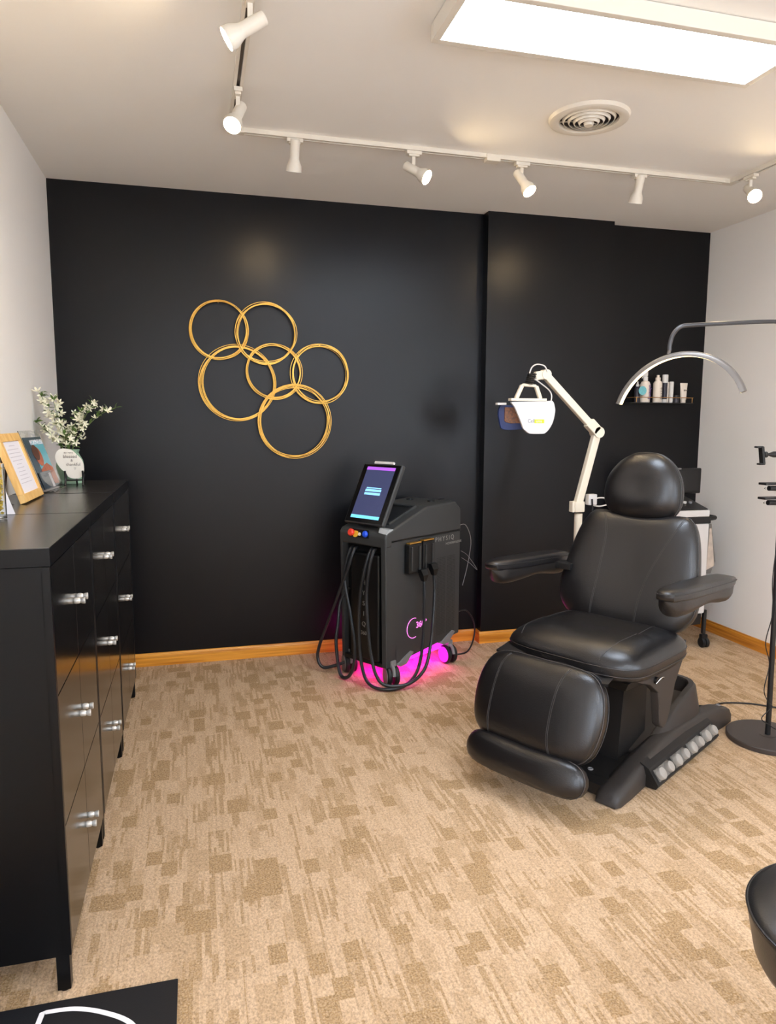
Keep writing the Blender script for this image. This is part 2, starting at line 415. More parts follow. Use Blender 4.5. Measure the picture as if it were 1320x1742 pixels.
def spot(adapter, axis, d, label, stem=.055, lit=True, back=.05):
    x, y = adapter; d = V(d).normalized()
    t = thing('track_spotlight', label, 'spotlight', (x, y, H-.019), 0, 'spotlights on the ceiling track')
    w, l = (.016, .036) if axis == 'y' else (.036, .016)
    mb = MB(); mb.box((-w, -l, -.016), (w, l, -.0005), .002); mb.box((-w*.7, -l*.7, -.024), (w*.7, l*.7, -.015), .002); mb.build('adapter', M_white, t)
    MB().box((-.008, -.005, -.022-stem), (.008, .005, -.02), .002).build('stem', M_white, t)
    pv = V((0, 0, -.022-stem)); o = pv - d*back
    a = o; b = o + d*.078; c = b + d*.012; e = c + d*.045
    MB().lathe([(0, 0), (.018, 0), (.021, .004), (.021, .078), (.023, .086), (.033, .108), (.0345, .132), (.0325, .132), (.031, .112), (0, .109)], org=a, ax=d, n=28).build('shade', M_white, t)
    MB().lathe([(0, .122), (.016, .121), (.026, .117), (.0305, .1105)], org=a, ax=d, n=24).build('bulb', M_bulb, t)
    return t
spot((.19, 2.30), 'y', (-.84, .08, -.52), 'white spotlight tilted at the left wall, nearest the top of the photo', .062)
spot((.19, 2.93), 'y', (-.32, -.55, -.78), 'lit white spotlight at the left corner of the track', .06)
spot((.46, TY), 'x', (-.02, .36, -.93), 'upright white spotlight on the back track above the gold rings', .03)
spot((1.01, TY), 'x', (.62, -.58, -.53), 'lit white spotlight aimed right, left of the track power box', .06)
spot((1.555, TY), 'x', (.30, -.52, -.80), 'lit white spotlight just right of the track power box', .055)
spot((2.20, TY), 'x', (.02, .36, -.93), 'upright white spotlight on the back track right of the vent', .03)
spot((TX1, 3.20), 'y', (-.30, -.78, -.55), 'lit white spotlight on the right arm of the track', .055)

# ------------------------------------------------------------------ gold ring wall art
t = thing('wall_art', 'sculpture of six overlapping gold wire rings on the black wall', 'wall art', (.44, D, 1.65))
rings = [(.142, 1.927, .158), (.405, 1.917, .170), (.241, 1.635, .208), (.446, 1.703, .155), (.715, 1.696, .168), (.559, 1.419, .207)]
for q, (x, z, r) in enumerate(rings):
    mb = MB(); rnd = random.Random(q)
    for k in range(6):
        rx = r*(1 + rnd.uniform(-.065, .045)); rz = r*(1 + rnd.uniform(-.065, .045)); ph = rnd.uniform(0, PI)
        ox, oz = rnd.uniform(-.004, .004), rnd.uniform(-.004, .004); yb = -.022 - .003*k - .006*(q % 2)
        tp = rnd.uniform(0, 2*PI)
        pts = []
        for i in range(64):
            a = 2*PI*i/64; u, w = rx*math.cos(a), rz*math.sin(a)
            pts.append((x-.44+ox+u*math.cos(ph)-w*math.sin(ph), yb+.004*math.sin(a*2+tp), z-1.65+oz+u*math.sin(ph)+w*math.cos(ph)))
        mb.tube(pts, .0021, 6, closed=True)
    mb.build('wire_ring', M_gold, t)
for (x, z) in ((.142, 1.927+.156), (.715, 1.696+.166), (.559, 1.419+.205), (.241, 1.635-.206)):
    MB().cyl((x-.44, 0, z-1.65), (x-.44, -.03, z-1.65), .003, n=8).build('standoff', M_gold, t)

# ------------------------------------------------------------------ black storage cabinets
ZB, ZT, XF = .10, 1.128, -.337
def cabinet(y0, w, label):
    t = thing('storage_cabinet', label, 'cabinet', (XF, y0, 0), 0, 'black cabinets in a row along the left wall')
    dp = XF-XL-.004
    mb = MB(); mb.box((-dp, .001, ZB), (-.018, w-.001, 1.083)); mb.build('body', M_cab, t, smooth=False)
    for a, b in ((.001, .016), (w-.016, w-.001)): MB().box((-.020, a, ZB), (0, b, 1.083), .001).build('side_panel', M_cab, t)
    tp = MB().box((-dp, .0005, 1.084), (.002, w-.0005, ZT-.0015), .0015).build('top_panel', M_cab, t)
    MB().box((-dp+.001, .0015, ZT-.0015), (.001, w-.0015, ZT)).build('top_surface', M_cabtop, tp, smooth=False)
    rows = [(ZB+.002, .431), (.434, .764), (.767, 1.080)]
    for z0, z1 in rows:
        for k in (0, 1):
            a = .0185+k*(w/2-.017); b = a + w/2-.0200
            d = MB().box((-.0178, a, z0), (-.0005, b, z1), .0012).build('door', M_door, t)
            ky = w/2-.026 if k == 0 else w/2+.026; kz = (z0+z1)/2+.004
            kn = MB().lathe([(0, 0), (.0075, 0), (.009, .004), (.0085, .012), (.0065, .016), (.0085, .020), (.0095, .026), (.009, .028), (0, .028)], org=(-.0005, ky, kz), ax=(1, 0, 0), n=20).build('knob', M_knob, d)
    for (x, y) in ((-.022, .020), (-.022, w-.020), (-dp+.03, .020), (-dp+.03, w-.020)):
        mb = MB(); mb.box((x-.016, y-.014, .004), (x+.016, y+.014, ZB), .002); mb.cyl((x, y, 0), (x, y, .005), .012, n=14); mb.build('leg', M_cab, t)
    return t
cabinet(1.778, .668, 'glossy black cabinet nearest the viewer, yellow jar on top')
cabinet(2.450, .662, 'glossy black cabinet in the middle of the row, wooden picture frame on top')
cabinet(3.128, .672, 'glossy black cabinet furthest back, vase of white flowers on top')

# ------------------------------------------------------------------ things on the cabinets
Z0 = ZT+.0005
# jar with yellow pebbles
jx, jy = -.60, 2.335
t = thing('glass_jar', 'clear cylinder jar full of yellow pebbles on the near cabinet', 'jar', (jx, jy, Z0))
MB().lathe([(0, 0), (.046, 0), (.049, .003), (.049, .165), (.0465, .165), (.0465, .012), (0, .012)], n=40).build('glass', M_glass, t)
mb = MB(); rnd = random.Random(3)
for i in range(330):
    z = .018 + .135*(i/330); a = rnd.uniform(0, 2*PI); r = .0385*math.sqrt(rnd.uniform(.45, 1))
    c = V((r*math.cos(a), r*math.sin(a), z)); tb = bmesh.new(); bmesh.ops.create_icosphere(tb, subdivisions=1, radius=rnd.uniform(.0055, .0085))
    sc = V((rnd.uniform(.8, 1.2), rnd.uniform(.8, 1.2), rnd.uniform(.6, .9)))
    for v in tb.verts: v.co = V((v.co.x*sc.x, v.co.y*sc.y, v.co.z*sc.z))+c
    mb.merge(tb)
peb = mb.build('yellow_pebbles', M_pebble); peb.location = (jx, jy, Z0)
tag(peb, 'yellow glass pebbles filling the cylinder jar', 'pebbles', kind='stuff')
# small folded white card
t = thing('folded_card', 'small white folded card standing behind the yellow jar', 'card', (-.60, 2.455, Z0))
mb = MB(); mb.loft([[(.045, .00, 0), (.045, .002, 0), (-.05, .002, 0), (-.05, 0, 0)], [(.012, .022, .085), (.012, .024, .085), (-.05, .024, .085), (-.05, .022, .085)]]); mb.build('front_leaf', M_paper, t)
mb = MB(); mb.loft([[(.03, .05, 0), (.03, .052, 0), (-.05, .052, 0), (-.05, .05, 0)], [(.012, .024, .085), (.012, .026, .085), (-.05, .026, .085), (-.05, .024, .085)]]); mb.build('back_leaf', M_paper, t)
# leaning picture frame
t = thing('picture_frame', 'pale wooden frame with a printed white sheet leaning on the middle cabinet', 'picture frame', (-.582, 2.895, Z0+.006))
FM = frame_mat((0, 0, 0), (0, 1, 0), (-.080, 0, .242))   # x along Y, y up the slope, z out of the face (+X)
fw, fh, bd, th = .155, .252, .030, .020
mb = MB()
for a, b in (((-fw, 0), (fw, bd)), ((-fw, fh-bd), (fw, fh)), ((-fw, bd), (-fw+bd, fh-bd)), ((fw-bd, bd), (fw, fh-bd))):
    mb.box((a[0], a[1], -th), (b[0], b[1], 0), .0015, M=FM)
mb.build('frame', M_frame, t)
MB().box((-fw+bd, bd, -.012), (fw-bd, fh-bd, -.006), M=FM).build('sheet', M_paper, t, smooth=False)
mb = MB()
for i in range(11):
    yy = .205-.014*i; ww = (.05 if i in (0, 5) else .085)*(.8+.2*math.sin(i*7))
    mb.box((-ww, yy, -.006), (ww, yy+.0022, -.0056), M=FM)
mb.build('printed_lines', mat('faint_print', (196, 190, 196), .6), t, smooth=False)
mb = MB(); mb.loft([[(-.088, -.05, .17), (-.088, .05, .17), (-.092, .05, .17), (-.092, -.05, .17)], [(-.118, -.055, -.005), (-.118, .055, -.005), (-.124, .055, -.005), (-.124, -.055, -.005)]]); mb.build('easel_back', M_strut, t)
# dark leaf on the counter + cable
mb = MB(); mb.loft([[(-.02, 0, .001), (-.02, .002, .004)], [(0, -.012, .002), (.006, .016, .008)], [(.02, -.01, .003), (.03, .016, .009)], [(.045, .002, .002), (.047, .006, .003)]], cap=False, closed=False)
o = mb.build('fallen_leaf', M_blackmet); o.location = (-.66, 2.70, Z0); tag(o, 'thin dark leaf lying beside the wooden frame on the middle cabinet', 'leaf')
o.modifiers.new('s', 'SOLIDIFY').thickness = .001
# brochure in clear stand
t = thing('brochure', 'brochure with a face on a teal ground in a clear stand', 'brochure', (-.596, 3.297, Z0))
BM_ = frame_mat((0, 0, .012), (.02, .242, 0), (-.073, 0, .215))
bw, bh = .120, .222
MB().box((-bw, 0, -.002), (bw, bh, 0), M=BM_).build('cover', M_bro, t, smooth=False)
MB().box((-bw*.35, bh*.36, 0), (bw*.98, bh*.92, .0005), M=BM_).build('teal_photo', M_bro2, t, smooth=False)
mb = MB(); mb.prism([(.012*0 + .045*math.cos(a)-.01, .137+.042*math.sin(a)) for a in [2*PI*i/24 for i in range(24)]], lambda p: BM_ @ V((p[0], p[1], .0006)), lambda p: BM_ @ V((p[0], p[1], .0012))); mb.build('printed_face', M_skin, t)
mb = MB(); mb.prism([(-.05, .08), (.02, .10), (.06, .105), (.115, .082), (.118, .01), (.06, .01), (.03, .055), (-.06, .06)], lambda p: BM_ @ V((p[0], p[1], .0006)), lambda p: BM_ @ V((p[0], p[1], .0012))); mb.build('printed_arm', M_skin, t)
mb = MB(); mb.prism([(-.02+.042*math.cos(a)-.012, .155+.034*math.sin(a)) for a in [2*PI*i/24 for i in range(24)]], lambda p: BM_ @ V((p[0], p[1], .0012)), lambda p: BM_ @ V((p[0], p[1], .0016))); mb.build('printed_hair', M_hair, t)
MB().box((-bw, .012, .0013), (.05, .072, .0018), M=BM_).build('dark_panel', M_bro, t, smooth=False)
MB().box((.01, .0, .002), (.04, .062, .0026), M=BM_).build('white_bars', M_paper, t, smooth=False)
text('title', 'MORPHEUS8', .030, M_paper, t, BM_ @ Matrix.Translation((.03, .198, .001)))
t2 = thing('brochure_stand', 'clear acrylic stand holding the brochure', 'brochure stand', (-.596, 3.297, Z0))
MB().box((-bw-.008, -.004, -.006), (bw+.02, bh+.03, -.003), M=BM_).build('back_plate', M_clear, t2, smooth=False)
MB().box((-bw-.008, -.004, .004), (bw+.02, .07, .006), M=BM_).build('front_pocket', M_clear, t2, smooth=False)
MB().box((-.05, -.12, .0005), (.03, .145, .0025)).build('foot', M_clear, t2, smooth=False)
# vase
vx, vy = -.576, 3.640
t = MB().lathe([(0, 0), (.056, 0), (.058, .004), (.057, .012), (.049, .018), (.050, .024), (.058, .05), (.061, .08), (.057, .108), (.044, .132), (.040, .142), (.045, .156), (.043, .158), (.037, .142), (.040, .12), (.03, .03), (0, .022)], n=48).build('flower_vase', M_sage)
t.location = (vx, vy, Z0); tag(t, 'sage green ceramic vase on the far cabinet', 'vase')
# decorative plate on easel
def pp(x, y): return ((-.618+(x/8.25-94)*.00242)-(-.552), (1.292-((720+y/8.25)-764)*.00268)-1.128)
out = [pp(*q) for q in [(900, 355), (1010, 375), (1085, 440), (1160, 520), (1185, 620), (1172, 710), (1120, 770), (1030, 775), (955, 750), (920, 690), (860, 645), (800, 560), (775, 480), (800, 400), (850, 365)]]
outc = crom([V((a, b, 0)) for a, b in out], 4, True)
t = thing('decorative_plate', 'white irregular plate reading so very blessed and thankful', 'plate', (-.552, 3.515, Z0))
tilt = lambda p, d: V((p[0], .06*(p[1]-.1)+d, p[1]))
mb = MB(); mb.prism([(p.x, p.y) for p in outc], lambda p: tilt(p, 0), lambda p: tilt(p, .006), .001); mb.build('disc', M_agate, t, ang=50)
for s, z, sz in (('so very', .148, .013), ('blessed', .130, .020), ('&', .112, .016), ('thankful', .094, .019), ('\u2661', .075, .014)):
    text('lettering', s, sz, M_ink, t, frame_mat((.004-(z-.11)*.35, .06*(z-.1)-.0008, z), (1, 0, 0), (0, .06, 1)), ext=.0003)
t = thing('plate_easel', 'small black easel holding up the white plate', 'easel', (-.552, 3.515, Z0))
for s, x in ((-1, -.024), (1, .050)):
    MB().tube([(x, -.030, 0), (x, -.022, .012), (x, -.012, .030), (x, -.016, .052), (x, -.020, .066)], .0045, 8, smooth=4).build('front_leg', M_blackmet, t)
    MB().tube([(x, -.012, .022), (x, .02, .045), (x*.8, .035, .06)], .004, 8).build('side_rail', M_blackmet, t)
MB().tube([(-.024, -.012, .024), (.05, -.012, .024)], .0035, 8).build('crossbar', M_blackmet, t)
MB().tube([(.013, .035, .06), (.013, .058, 0)], .004, 8).build('rear_leg', M_blackmet, t)
for s in (-.019, .040): MB().tube([(s, .035, .06), (.013, .035, .06)], .003, 8).build('joint', M_blackmet, t)
# bouquet
t = thing('flower_bouquet', 'loose bouquet of white blossoms with green leaves in the vase', 'flowers', (vx, vy, Z0+.14))
def blossom_mesh():
    mb = MB()
    for k in range(5):
        a = 2*PI*k/5; c, s = math.cos(a), math.sin(a)
        L = [(0, -.001, 0), (.008, -.0045, .003), (.016, -.004, .008), (.021, 0, .012), (.016, .004, .008), (.008, .0045, .003), (0, .001, 0)]
        mb.quad([V((p[0]*c-p[1]*s, p[0]*s+p[1]*c, p[2])) for p in L])
    mb.lathe([(0, .006), (.0025, .004), (.002, 0)], n=8)
    return mb
def leaf_mesh():
    mb = MB(); mb.loft([[(0, -.0006, 0), (0, 0, -.0004), (0, .0006, 0)], [(.010, -.007, .002), (.010, 0, -.001), (.010, .007, .002)], [(.020, -.006, .003), (.020, 0, .001), (.020, .006, .003)], [(.031, -.0004, 0), (.031, 0, 0), (.031, .0004, 0)]], cap=False, closed=False); return mb
branches = [[(-.01, 0, .0), (-.03, 0, .09), (-.07, -.01, .19), (-.115, -.02, .285)],
            [(0, .01, .0), (-.02, .02, .10), (-.05, .03, .19), (-.065, .03, .255)],
            [(-.01, -.01, 0), (-.05, -.02, .06), (-.10, -.03, .12), (-.138, -.04, .150)],
            [(.01, 0, 0), (.03, .0, .09), (.075, .01, .17), (.118, .01, .245)],
            [(.01, -.01, 0), (.04, -.01, .07), (.11, -.02, .15), (.165, -.03, .19), (.22, -.03, .215)],
            [(0, 0, 0), (.01, .0, .08), (.035, .01, .15), (.060, .02, .20)],
            [(0, -.01, 0), (-.01, -.02, .07), (-.025, -.03, .13), (-.05, -.03, .17)]]
lastfl = [.98, .98, .70, 1.0, .86, 1.0, 1.0]
bl0 = lf0 = None; rnd = random.Random(11)
for bi, br in enumerate(branches):
    P = crom([V(p) for p in br], 10)
    st = MB().tube(P, lambda u: .0022*(1-.6*u), 6).build('stem', M_stem, t)
    nb = 18 if bi in (0, 1, 3) else 14
    for k in range(nb):
        u = .22 + (lastfl[bi]-.22)*k/(nb-1); p = P[min(len(P)-1, int(u*(len(P)-1)))]
        off = V((rnd.uniform(-.024, .024), rnd.uniform(-.022, .022), rnd.uniform(-.014, .016)))
        if k > nb-3: off *= .35
        if bi == 4 and u > .55 and not (.72 < u < .9): continue
        if bl0 is None: o = bl0 = blossom_mesh().build('blossom', M_petal, st, ang=60)
        else: o = bl0.copy(); COL.objects.link(o); o.parent = st
        q = p+off; q.x = max(q.x, -.123)
        o.location = q; o.rotation_euler = (rnd.uniform(.2, 1.7), rnd.uniform(-.5, .5), rnd.uniform(-.9, .9)); s = rnd.uniform(.75, 1.15); o.scale = (s, s, s)
    for k in range(15):
        u = rnd.uniform(.12, 1.0); p = P[min(len(P)-1, int(u*(len(P)-1)))]
        if lf0 is None: o = lf0 = leaf_mesh().build('leaf', M_leaf, st, ang=60)
        else: o = lf0.copy(); COL.objects.link(o); o.parent = st
        o.location = p; az = rnd.uniform(-PI, PI)
        if p.x < -.10: az = rnd.uniform(-1.2, 1.2)
        o.rotation_euler = (rnd.uniform(-.6, .6), rnd.uniform(-1.1, .1), az); s = rnd.uniform(.85, 1.4); o.scale = (s, s, s)

# ------------------------------------------------------------------ treatment chair
CHR = thing('treatment_chair', 'black leather reclining treatment chair with leg rest on a motorised base', 'chair', (0, 0, 0), math.radians(30))
CH = Matrix.Identity(4)
def cu(u, v, z): return V((u, -v, z))            # chair frame: u to the rear, v to the sitter's left, z up
VC = -1.42
class Cushion:
    """padded slab: closed outline in plane (a,b), domed front of height t, back of depth tb"""
    def __init__(s, org, ax, ay, nrm, pts, t, tb, n=3.2, m=2.2, rings=12, segs=72, dish=None):
        s.o, s.ax, s.ay, s.nz = V(org), V(ax).normalized(), V(ay).normalized(), V(nrm).normalized()
        P = crom([V((p[0], p[1], 0)) for p in pts], 12, True)
        s.tab = sorted([(math.atan2(p.y, p.x), math.hypot(p.x, p.y)) for p in P]); s.t, s.tb, s.n, s.m, s.rings, s.segs, s.dish = t, tb, n, m, rings, segs, dish
    def R(s, ph):
        T = s.tab; ph = (ph+PI) % (2*PI)-PI
        import bisect
        i = bisect.bisect([q[0] for q in T], ph); a = T[i-1]; b = T[i % len(T)]
        da = (b[0]-a[0]) % (2*PI) or 1e-6; f = ((ph-a[0]) % (2*PI))/da
        return a[1]+(b[1]-a[1])*f
    def at(s, a, b, lift=0):
        rho = min(1, math.hypot(a, b)/s.R(math.atan2(b, a)))
        h = s.t*(1-rho**s.n)**(1/s.m)
        if s.dish: h += s.dish(a, b)*(1-rho**2)
        return s.o+s.ax*a+s.ay*b+s.nz*(h+lift)
    def mesh(s):
        mb = MB(); F = [mb.bm.verts.new(s.at(0, 0))]; secs = []
        for i in range(1, s.rings+1):
            rho = math.sin(i/s.rings*PI/2) if i < s.rings else 1
            secs.append([mb.bm.verts.new(s.at(rho*s.R(2*PI*k/s.segs)*math.cos(2*PI*k/s.segs), rho*s.R(2*PI*k/s.segs)*math.sin(2*PI*k/s.segs))) for k in range(s.segs)])
        for j, (rho, dep) in enumerate(((1.0, .35), (.995, .7), (.97, .9), (.90, 1.0), (.5, 1.0))):
            secs.append([mb.bm.verts.new(s.o+s.ax*(rho*s.R(2*PI*k/s.segs)*math.cos(2*PI*k/s.segs))+s.ay*(rho*s.R(2*PI*k/s.segs)*math.sin(2*PI*k/s.segs))-s.nz*(s.tb*dep)) for k in range(s.segs)])
        for k in range(s.segs): mb.bm.faces.new([F[0], secs[0][k], secs[0][(k+1) % s.segs]])
        for a, b in zip(secs, secs[1:]):
            for k in range(s.segs): mb.bm.faces.new([a[k], b[k], b[(k+1) % s.segs], a[(k+1) % s.segs]])
        mb.bm.faces.new(secs[-1])
        return mb
    def seam(s, pts, off=.003, r=.0012, double=True):
        mb = MB(); P = crom([V((p[0], p[1], 0)) for p in pts], 8)
        for d in ((-off, off) if double else (0,)): mb.tube([s.at(p.x+d, p.y, .0002) for p in P], r, 6)
        return mb
    def piping(s, r=.0022, dep=0.0):
        mb = MB(); mb.tube([s.o+s.ax*(s.R(2*PI*k/96)*math.cos(2*PI*k/96))+s.ay*(s.R(2*PI*k/96)*math.sin(2*PI*k/96))-s.nz*dep for k in range(96)], r, 6, closed=True); return mb
# backrest
bdir = V((.17, 0, .49)).normalized(); bn = V((-.49, 0, .17)).normalized()
bo = cu(2.895, VC, .785)
back = Cushion(bo, (0, -1, 0), bdir, bn,
               [(0, .245), (.12, .252), (.195, .255), (.235, .235), (.268, .15), (.295, .0), (.308, -.10), (.290, -.175), (.21, -.238), (.0, -.262), (-.215, -.238), (-.295, -.175), (-.314, -.10), (-.305, 0), (-.275, .15), (-.235, .235), (-.195, .255), (-.12, .252)],
               .050, .055, n=4.5, m=2.0, dish=lambda a, b: -.014*math.exp(-(a/.16)**2))
b = back.mesh().build('backrest', M_leather, CHR, ang=50)
back.seam([(-.150, .235), (-.120, .15), (-.118, 0), (-.125, -.22)]).build('seam', M_stitch, b)
back.seam([(.205, .235), (.17, .15), (.11, 0), (.085, -.12), (.08, -.23)]).build('seam', M_stitch, b)
back.piping().build('piping', M_leather2, b)
# headrest
hd = V((.10, 0, .99)).normalized(); hn = V((-.99, 0, .10)).normalized()
hr = Cushion(cu(3.000, VC, 1.125), (0, -1, 0), hd, hn,
             [(0, .165), (.06, .157), (.115, .12), (.152, .06), (.165, -.01), (.158, -.07), (.125, -.112), (.06, -.132), (0, -.138), (-.06, -.135), (-.13, -.115), (-.172, -.07), (-.182, -.01), (-.166, .06), (-.122, .12), (-.06, .157)],
             .075, .045, n=2.6, m=1.9, dish=lambda a, b: -.016*math.exp(-((a/.09)**2+((b-.035)/.07)**2)))
b = hr.mesh().build('headrest', M_leather, CHR, ang=50); hr.piping().build('piping', M_leather2, b); hr.piping(dep=.020).build('piping', M_stitch, b)
MB().box(cu(3.005, VC+.03, .90), cu(3.035, VC-.03, 1.10), .004).build('headrest_post', M_blackmet, CHR)
# seat
seat = Cushion(cu(2.625, VC, .522), (1, 0, 0), (0, 1, 0), (0, 0, 1),
               [(-.265, 0), (-.262, .14), (-.235, .245), (-.17, .292), (0, .302), (.17, .298), (.25, .26), (.275, .15), (.28, 0), (.275, -.15), (.25, -.26), (.17, -.298), (0, -.302), (-.17, -.292), (-.235, -.245), (-.262, -.14)],
               .080, .055, n=4.0, m=1.7, dish=lambda a, b: .008*(a < 0)-.016*math.exp(-((a-.05)/.16)**2-(b/.2)**2))
b = seat.mesh().build('seat', M_leather, CHR, ang=50)
seat.seam([(-.25, -.155), (-.18, -.175), (-.05, -.18), (.1, -.17), (.18, -.17)]).build('seam', M_stitch, b)
seat.seam([(-.22, .21), (-.12, .24), (.05, .235), (.18, .22)]).build('seam', M_stitch, b)
seat.piping(dep=.001).build('piping', M_leather2, b); seat.piping(dep=.03, r=.0018).build('piping', M_stitch, b)
# seat pan and brackets
mb = MB(); mb.loft([[cu(2.40, VC-.26, .47), cu(2.40, VC+.26, .47), cu(2.88, VC+.27, .47), cu(2.88, VC-.27, .47)], [cu(2.50, VC-.20, .40), cu(2.50, VC+.20, .40), cu(2.86, VC+.23, .40), cu(2.86, VC-.23, .40)]]); mb.build('seat_pan', M_basedk, CHR, smooth=False)
poly = [(2.42, .505), (2.905, .53), (2.875, .45), (2.81, .365), (2.775, .26), (2.745, .215), (2.715, .205), (2.685, .225), (2.672, .30), (2.655, .37), (2.58, .42), (2.46, .46)]
for s in (1, -1): MB().prism(poly, lambda p: cu(p[0], VC+s*.262, p[1]), lambda p: cu(p[0], VC+s*.225, p[1]), .006).build('side_bracket', M_basepl, CHR, ang=40)
MB().cyl(cu(2.62, VC+.262, .43), cu(2.62, VC+.272, .43), .014, n=16).build('handle_socket', M_blackmet, CHR)
MB().tube([cu(2.60, VC+.275, .425), cu(2.62, VC+.285, .445), cu(2.645, VC+.285, .44), cu(2.65, VC+.275, .43)], .003, 8, smooth=4).build('release_handle', M_chrome, CHR)
MB().loft([[cu(2.66, VC-.12, .40), cu(2.66, VC+.12, .40), cu(2.86, VC+.12, .40), cu(2.86, VC-.12, .40)], [cu(2.60, VC-.13, .06), cu(2.60, VC+.13, .06), cu(2.84, VC+.13, .06), cu(2.84, VC-.13, .06)]]).build('lift_column', M_basedk, CHR, smooth=False)
# flap between seat and leg rest
mb = MB(); R0 = []; R1 = []
for i in range(13):
    v = -.285+.50*i/12; w = .006*math.sin(i*1.1)
    R0.append(cu(2.335, VC+v, .482+w-.02*(i > 10))); R1.append(cu(2.44, VC+v, .50+w*.5))
mb.loft([R0, [p+V((0, 0, .01)) for p in R0], [p+V((0, 0, .01)) for p in R1], R1], cap=False, closed=False); mb.build('flap', M_leather2, CHR)
# leg rest
ld = V((.122, 0, .324)).normalized(); ln = V((-.324, 0, .122)).normalized()
leg = Cushion(cu(2.262, VC-.042, .345), (0, -1, 0), ld, ln,
              [(0, .175), (.14, .174), (.215, .158), (.262, .10), (.28, 0), (.262, -.105), (.215, -.158), (.14, -.178), (0, -.182), (-.14, -.178), (-.215, -.158), (-.262, -.105), (-.28, 0), (-.262, .10), (-.215, .158), (-.14, .174)],
              .055, .055, n=3.6, m=1.9)
b = leg.mesh().build('leg_rest', M_leather, CHR, ang=50)
leg.seam([(-.145, .165), (-.165, .10), (-.172, 0), (-.168, -.10), (-.155, -.165)]).build('seam', M_stitch, b)
leg.seam([(.125, .165), (.105, .10), (.098, 0), (.103, -.10), (.12, -.168)]).build('seam', M_stitch, b)
leg.piping(dep=.0).build('piping', M_stitch, b); leg.piping(dep=.035, r=.0015).build('piping', M_leather2, b)
# foot pad
fp = Cushion(cu(2.165, VC-.030, .152), (0, -1, 0), ld, ln,
             [(0, .062), (.15, .064), (.230, .052), (.262, .0), (.235, -.052), (.15, -.068), (0, -.070), (-.15, -.068), (-.235, -.052), (-.262, 0), (-.230, .052), (-.15, .064)],
             .050, .045, n=3.0, m=2.0)
b = fp.mesh().build('foot_pad', M_leather, CHR, ang=50); fp.piping().build('piping', M_stitch, b)
MB().box(cu(2.215, VC+.12, .10), cu(2.24, VC-.12, .36), .003).build('leg_frame', M_blackmet, CHR)
MB().tube([cu(2.30, VC+.10, .36), cu(2.5, VC+.10, .42)], .012, 8).build('leg_link', M_blackmet, CHR)
MB().tube([cu(2.30, VC-.10, .36), cu(2.5, VC-.10, .42)], .012, 8).build('leg_link', M_blackmet, CHR)
# arm rests
for s in (1, -1):
    vc = VC+s*.375
    al = V((.595, 0, -.030)).normalized(); an = V((.030, 0, .595)).normalized()
    out = [(-.300, 0), (-.288, .032), (-.19, .050), (0, .050), (.18, .049), (.282, .043), (.305, .0), (.282, -.043), (.18, -.049), (0, -.050), (-.19, -.050), (-.288, -.032)]
    pad = Cushion(cu(2.695, vc, .810), al, (0, 1, 0), an, out, .020, .026, n=7, m=2.2, rings=9, segs=56)
    b = pad.mesh().build('armrest', M_leather, CHR, ang=50); pad.piping(r=.0018).build('piping', M_leather2, b)
    out2 = [(x*.965+.005, y*.9) for x, y in out]
    def sec(x, k, vc=vc):
        # lower shell: deeper at the ends
        return None
    mb = MB(); secs = []
    for i in range(17):
        x = -.285+.580*i/16; e = abs(i-8)/8
        hw = .0475*(1-e**8)**.5+.001; dep = .068-.020*math.exp(-((x-.04)/.13)**2); dep *= (1-e**10)**.5+.001
        c = cu(2.695, vc, .810)+al*x-an*.024
        secs.append([c+V((0, hw*math.cos(a), 0))+an*(-dep*max(0, -math.sin(a))**.6 if math.sin(a) < 0 else .002) for a in [2*PI*k/20 for k in range(20)]])
    mb.loft(secs); mb.build('arm_shell', M_leather2, CHR, ang=60)
    MB().box(cu(2.83, VC+s*.25, .755), cu(2.90, VC+s*.36, .785), .004).build('arm_bracket', M_blackmet, CHR)
# base
def rail_secs(s):
    secs = []
    prof = [(2.350, .02, .040, .215), (2.375, .052, .050, .215), (2.46, .070, .052, .212), (2.62, .098, .050, .205), (2.80, .118, .048, .200), (3.0, .122, .046, .198), (3.20, .115, .050, .202), (3.38, .095, .052, .210), (3.47, .070, .048, .215), (3.495, .03, .036, .215)]
    for u, z, w, v in prof:
        c = VC+s*v
        pts = [(-w, .004), (-w, z*.55), (-w*.80, z*.9), (-w*.4, z), (w*.4, z), (w*.80, z*.9), (w*1.02, z*.55), (w*1.02, .004)]
        secs.append([cu(u, c+s*a, b) for a, b in pts])
    return secs
bs = []
for s in (1, -1):
    MB().loft(rail_secs(s)).build('base_rail', M_basepl, CHR, ang=50)
    for u in (2.385, 3.44): MB().cyl(cu(u, VC+s*.215, 0), cu(u, VC+s*.215, .012), .022, n=16).build('foot', M_rubber, CHR)
MB().loft([[cu(2.39, VC-.19, .006), cu(2.39, VC+.19, .006), cu(2.39, VC+.19, .05), cu(2.39, VC-.19, .05)], [cu(2.43, VC-.18, .006), cu(2.43, VC+.18, .006), cu(2.43, VC+.18, .062), cu(2.43, VC-.18, .062)], [cu(3.0, VC-.18, .006), cu(3.0, VC+.18, .006), cu(3.0, VC+.18, .07), cu(3.0, VC-.18, .07)]]).build('deck', M_basedk, CHR, smooth=False)
MB().loft([[cu(2.70, VC-.165, .05), cu(2.70, VC+.165, .05), cu(2.70, VC+.165, .075), cu(2.70, VC-.165, .075)], [cu(3.16, VC-.155, .05), cu(3.16, VC+.155, .05), cu(3.16, VC+.155, .205), cu(3.16, VC-.155, .205)]]).build('sloped_cover', M_basepl, CHR, smooth=False)
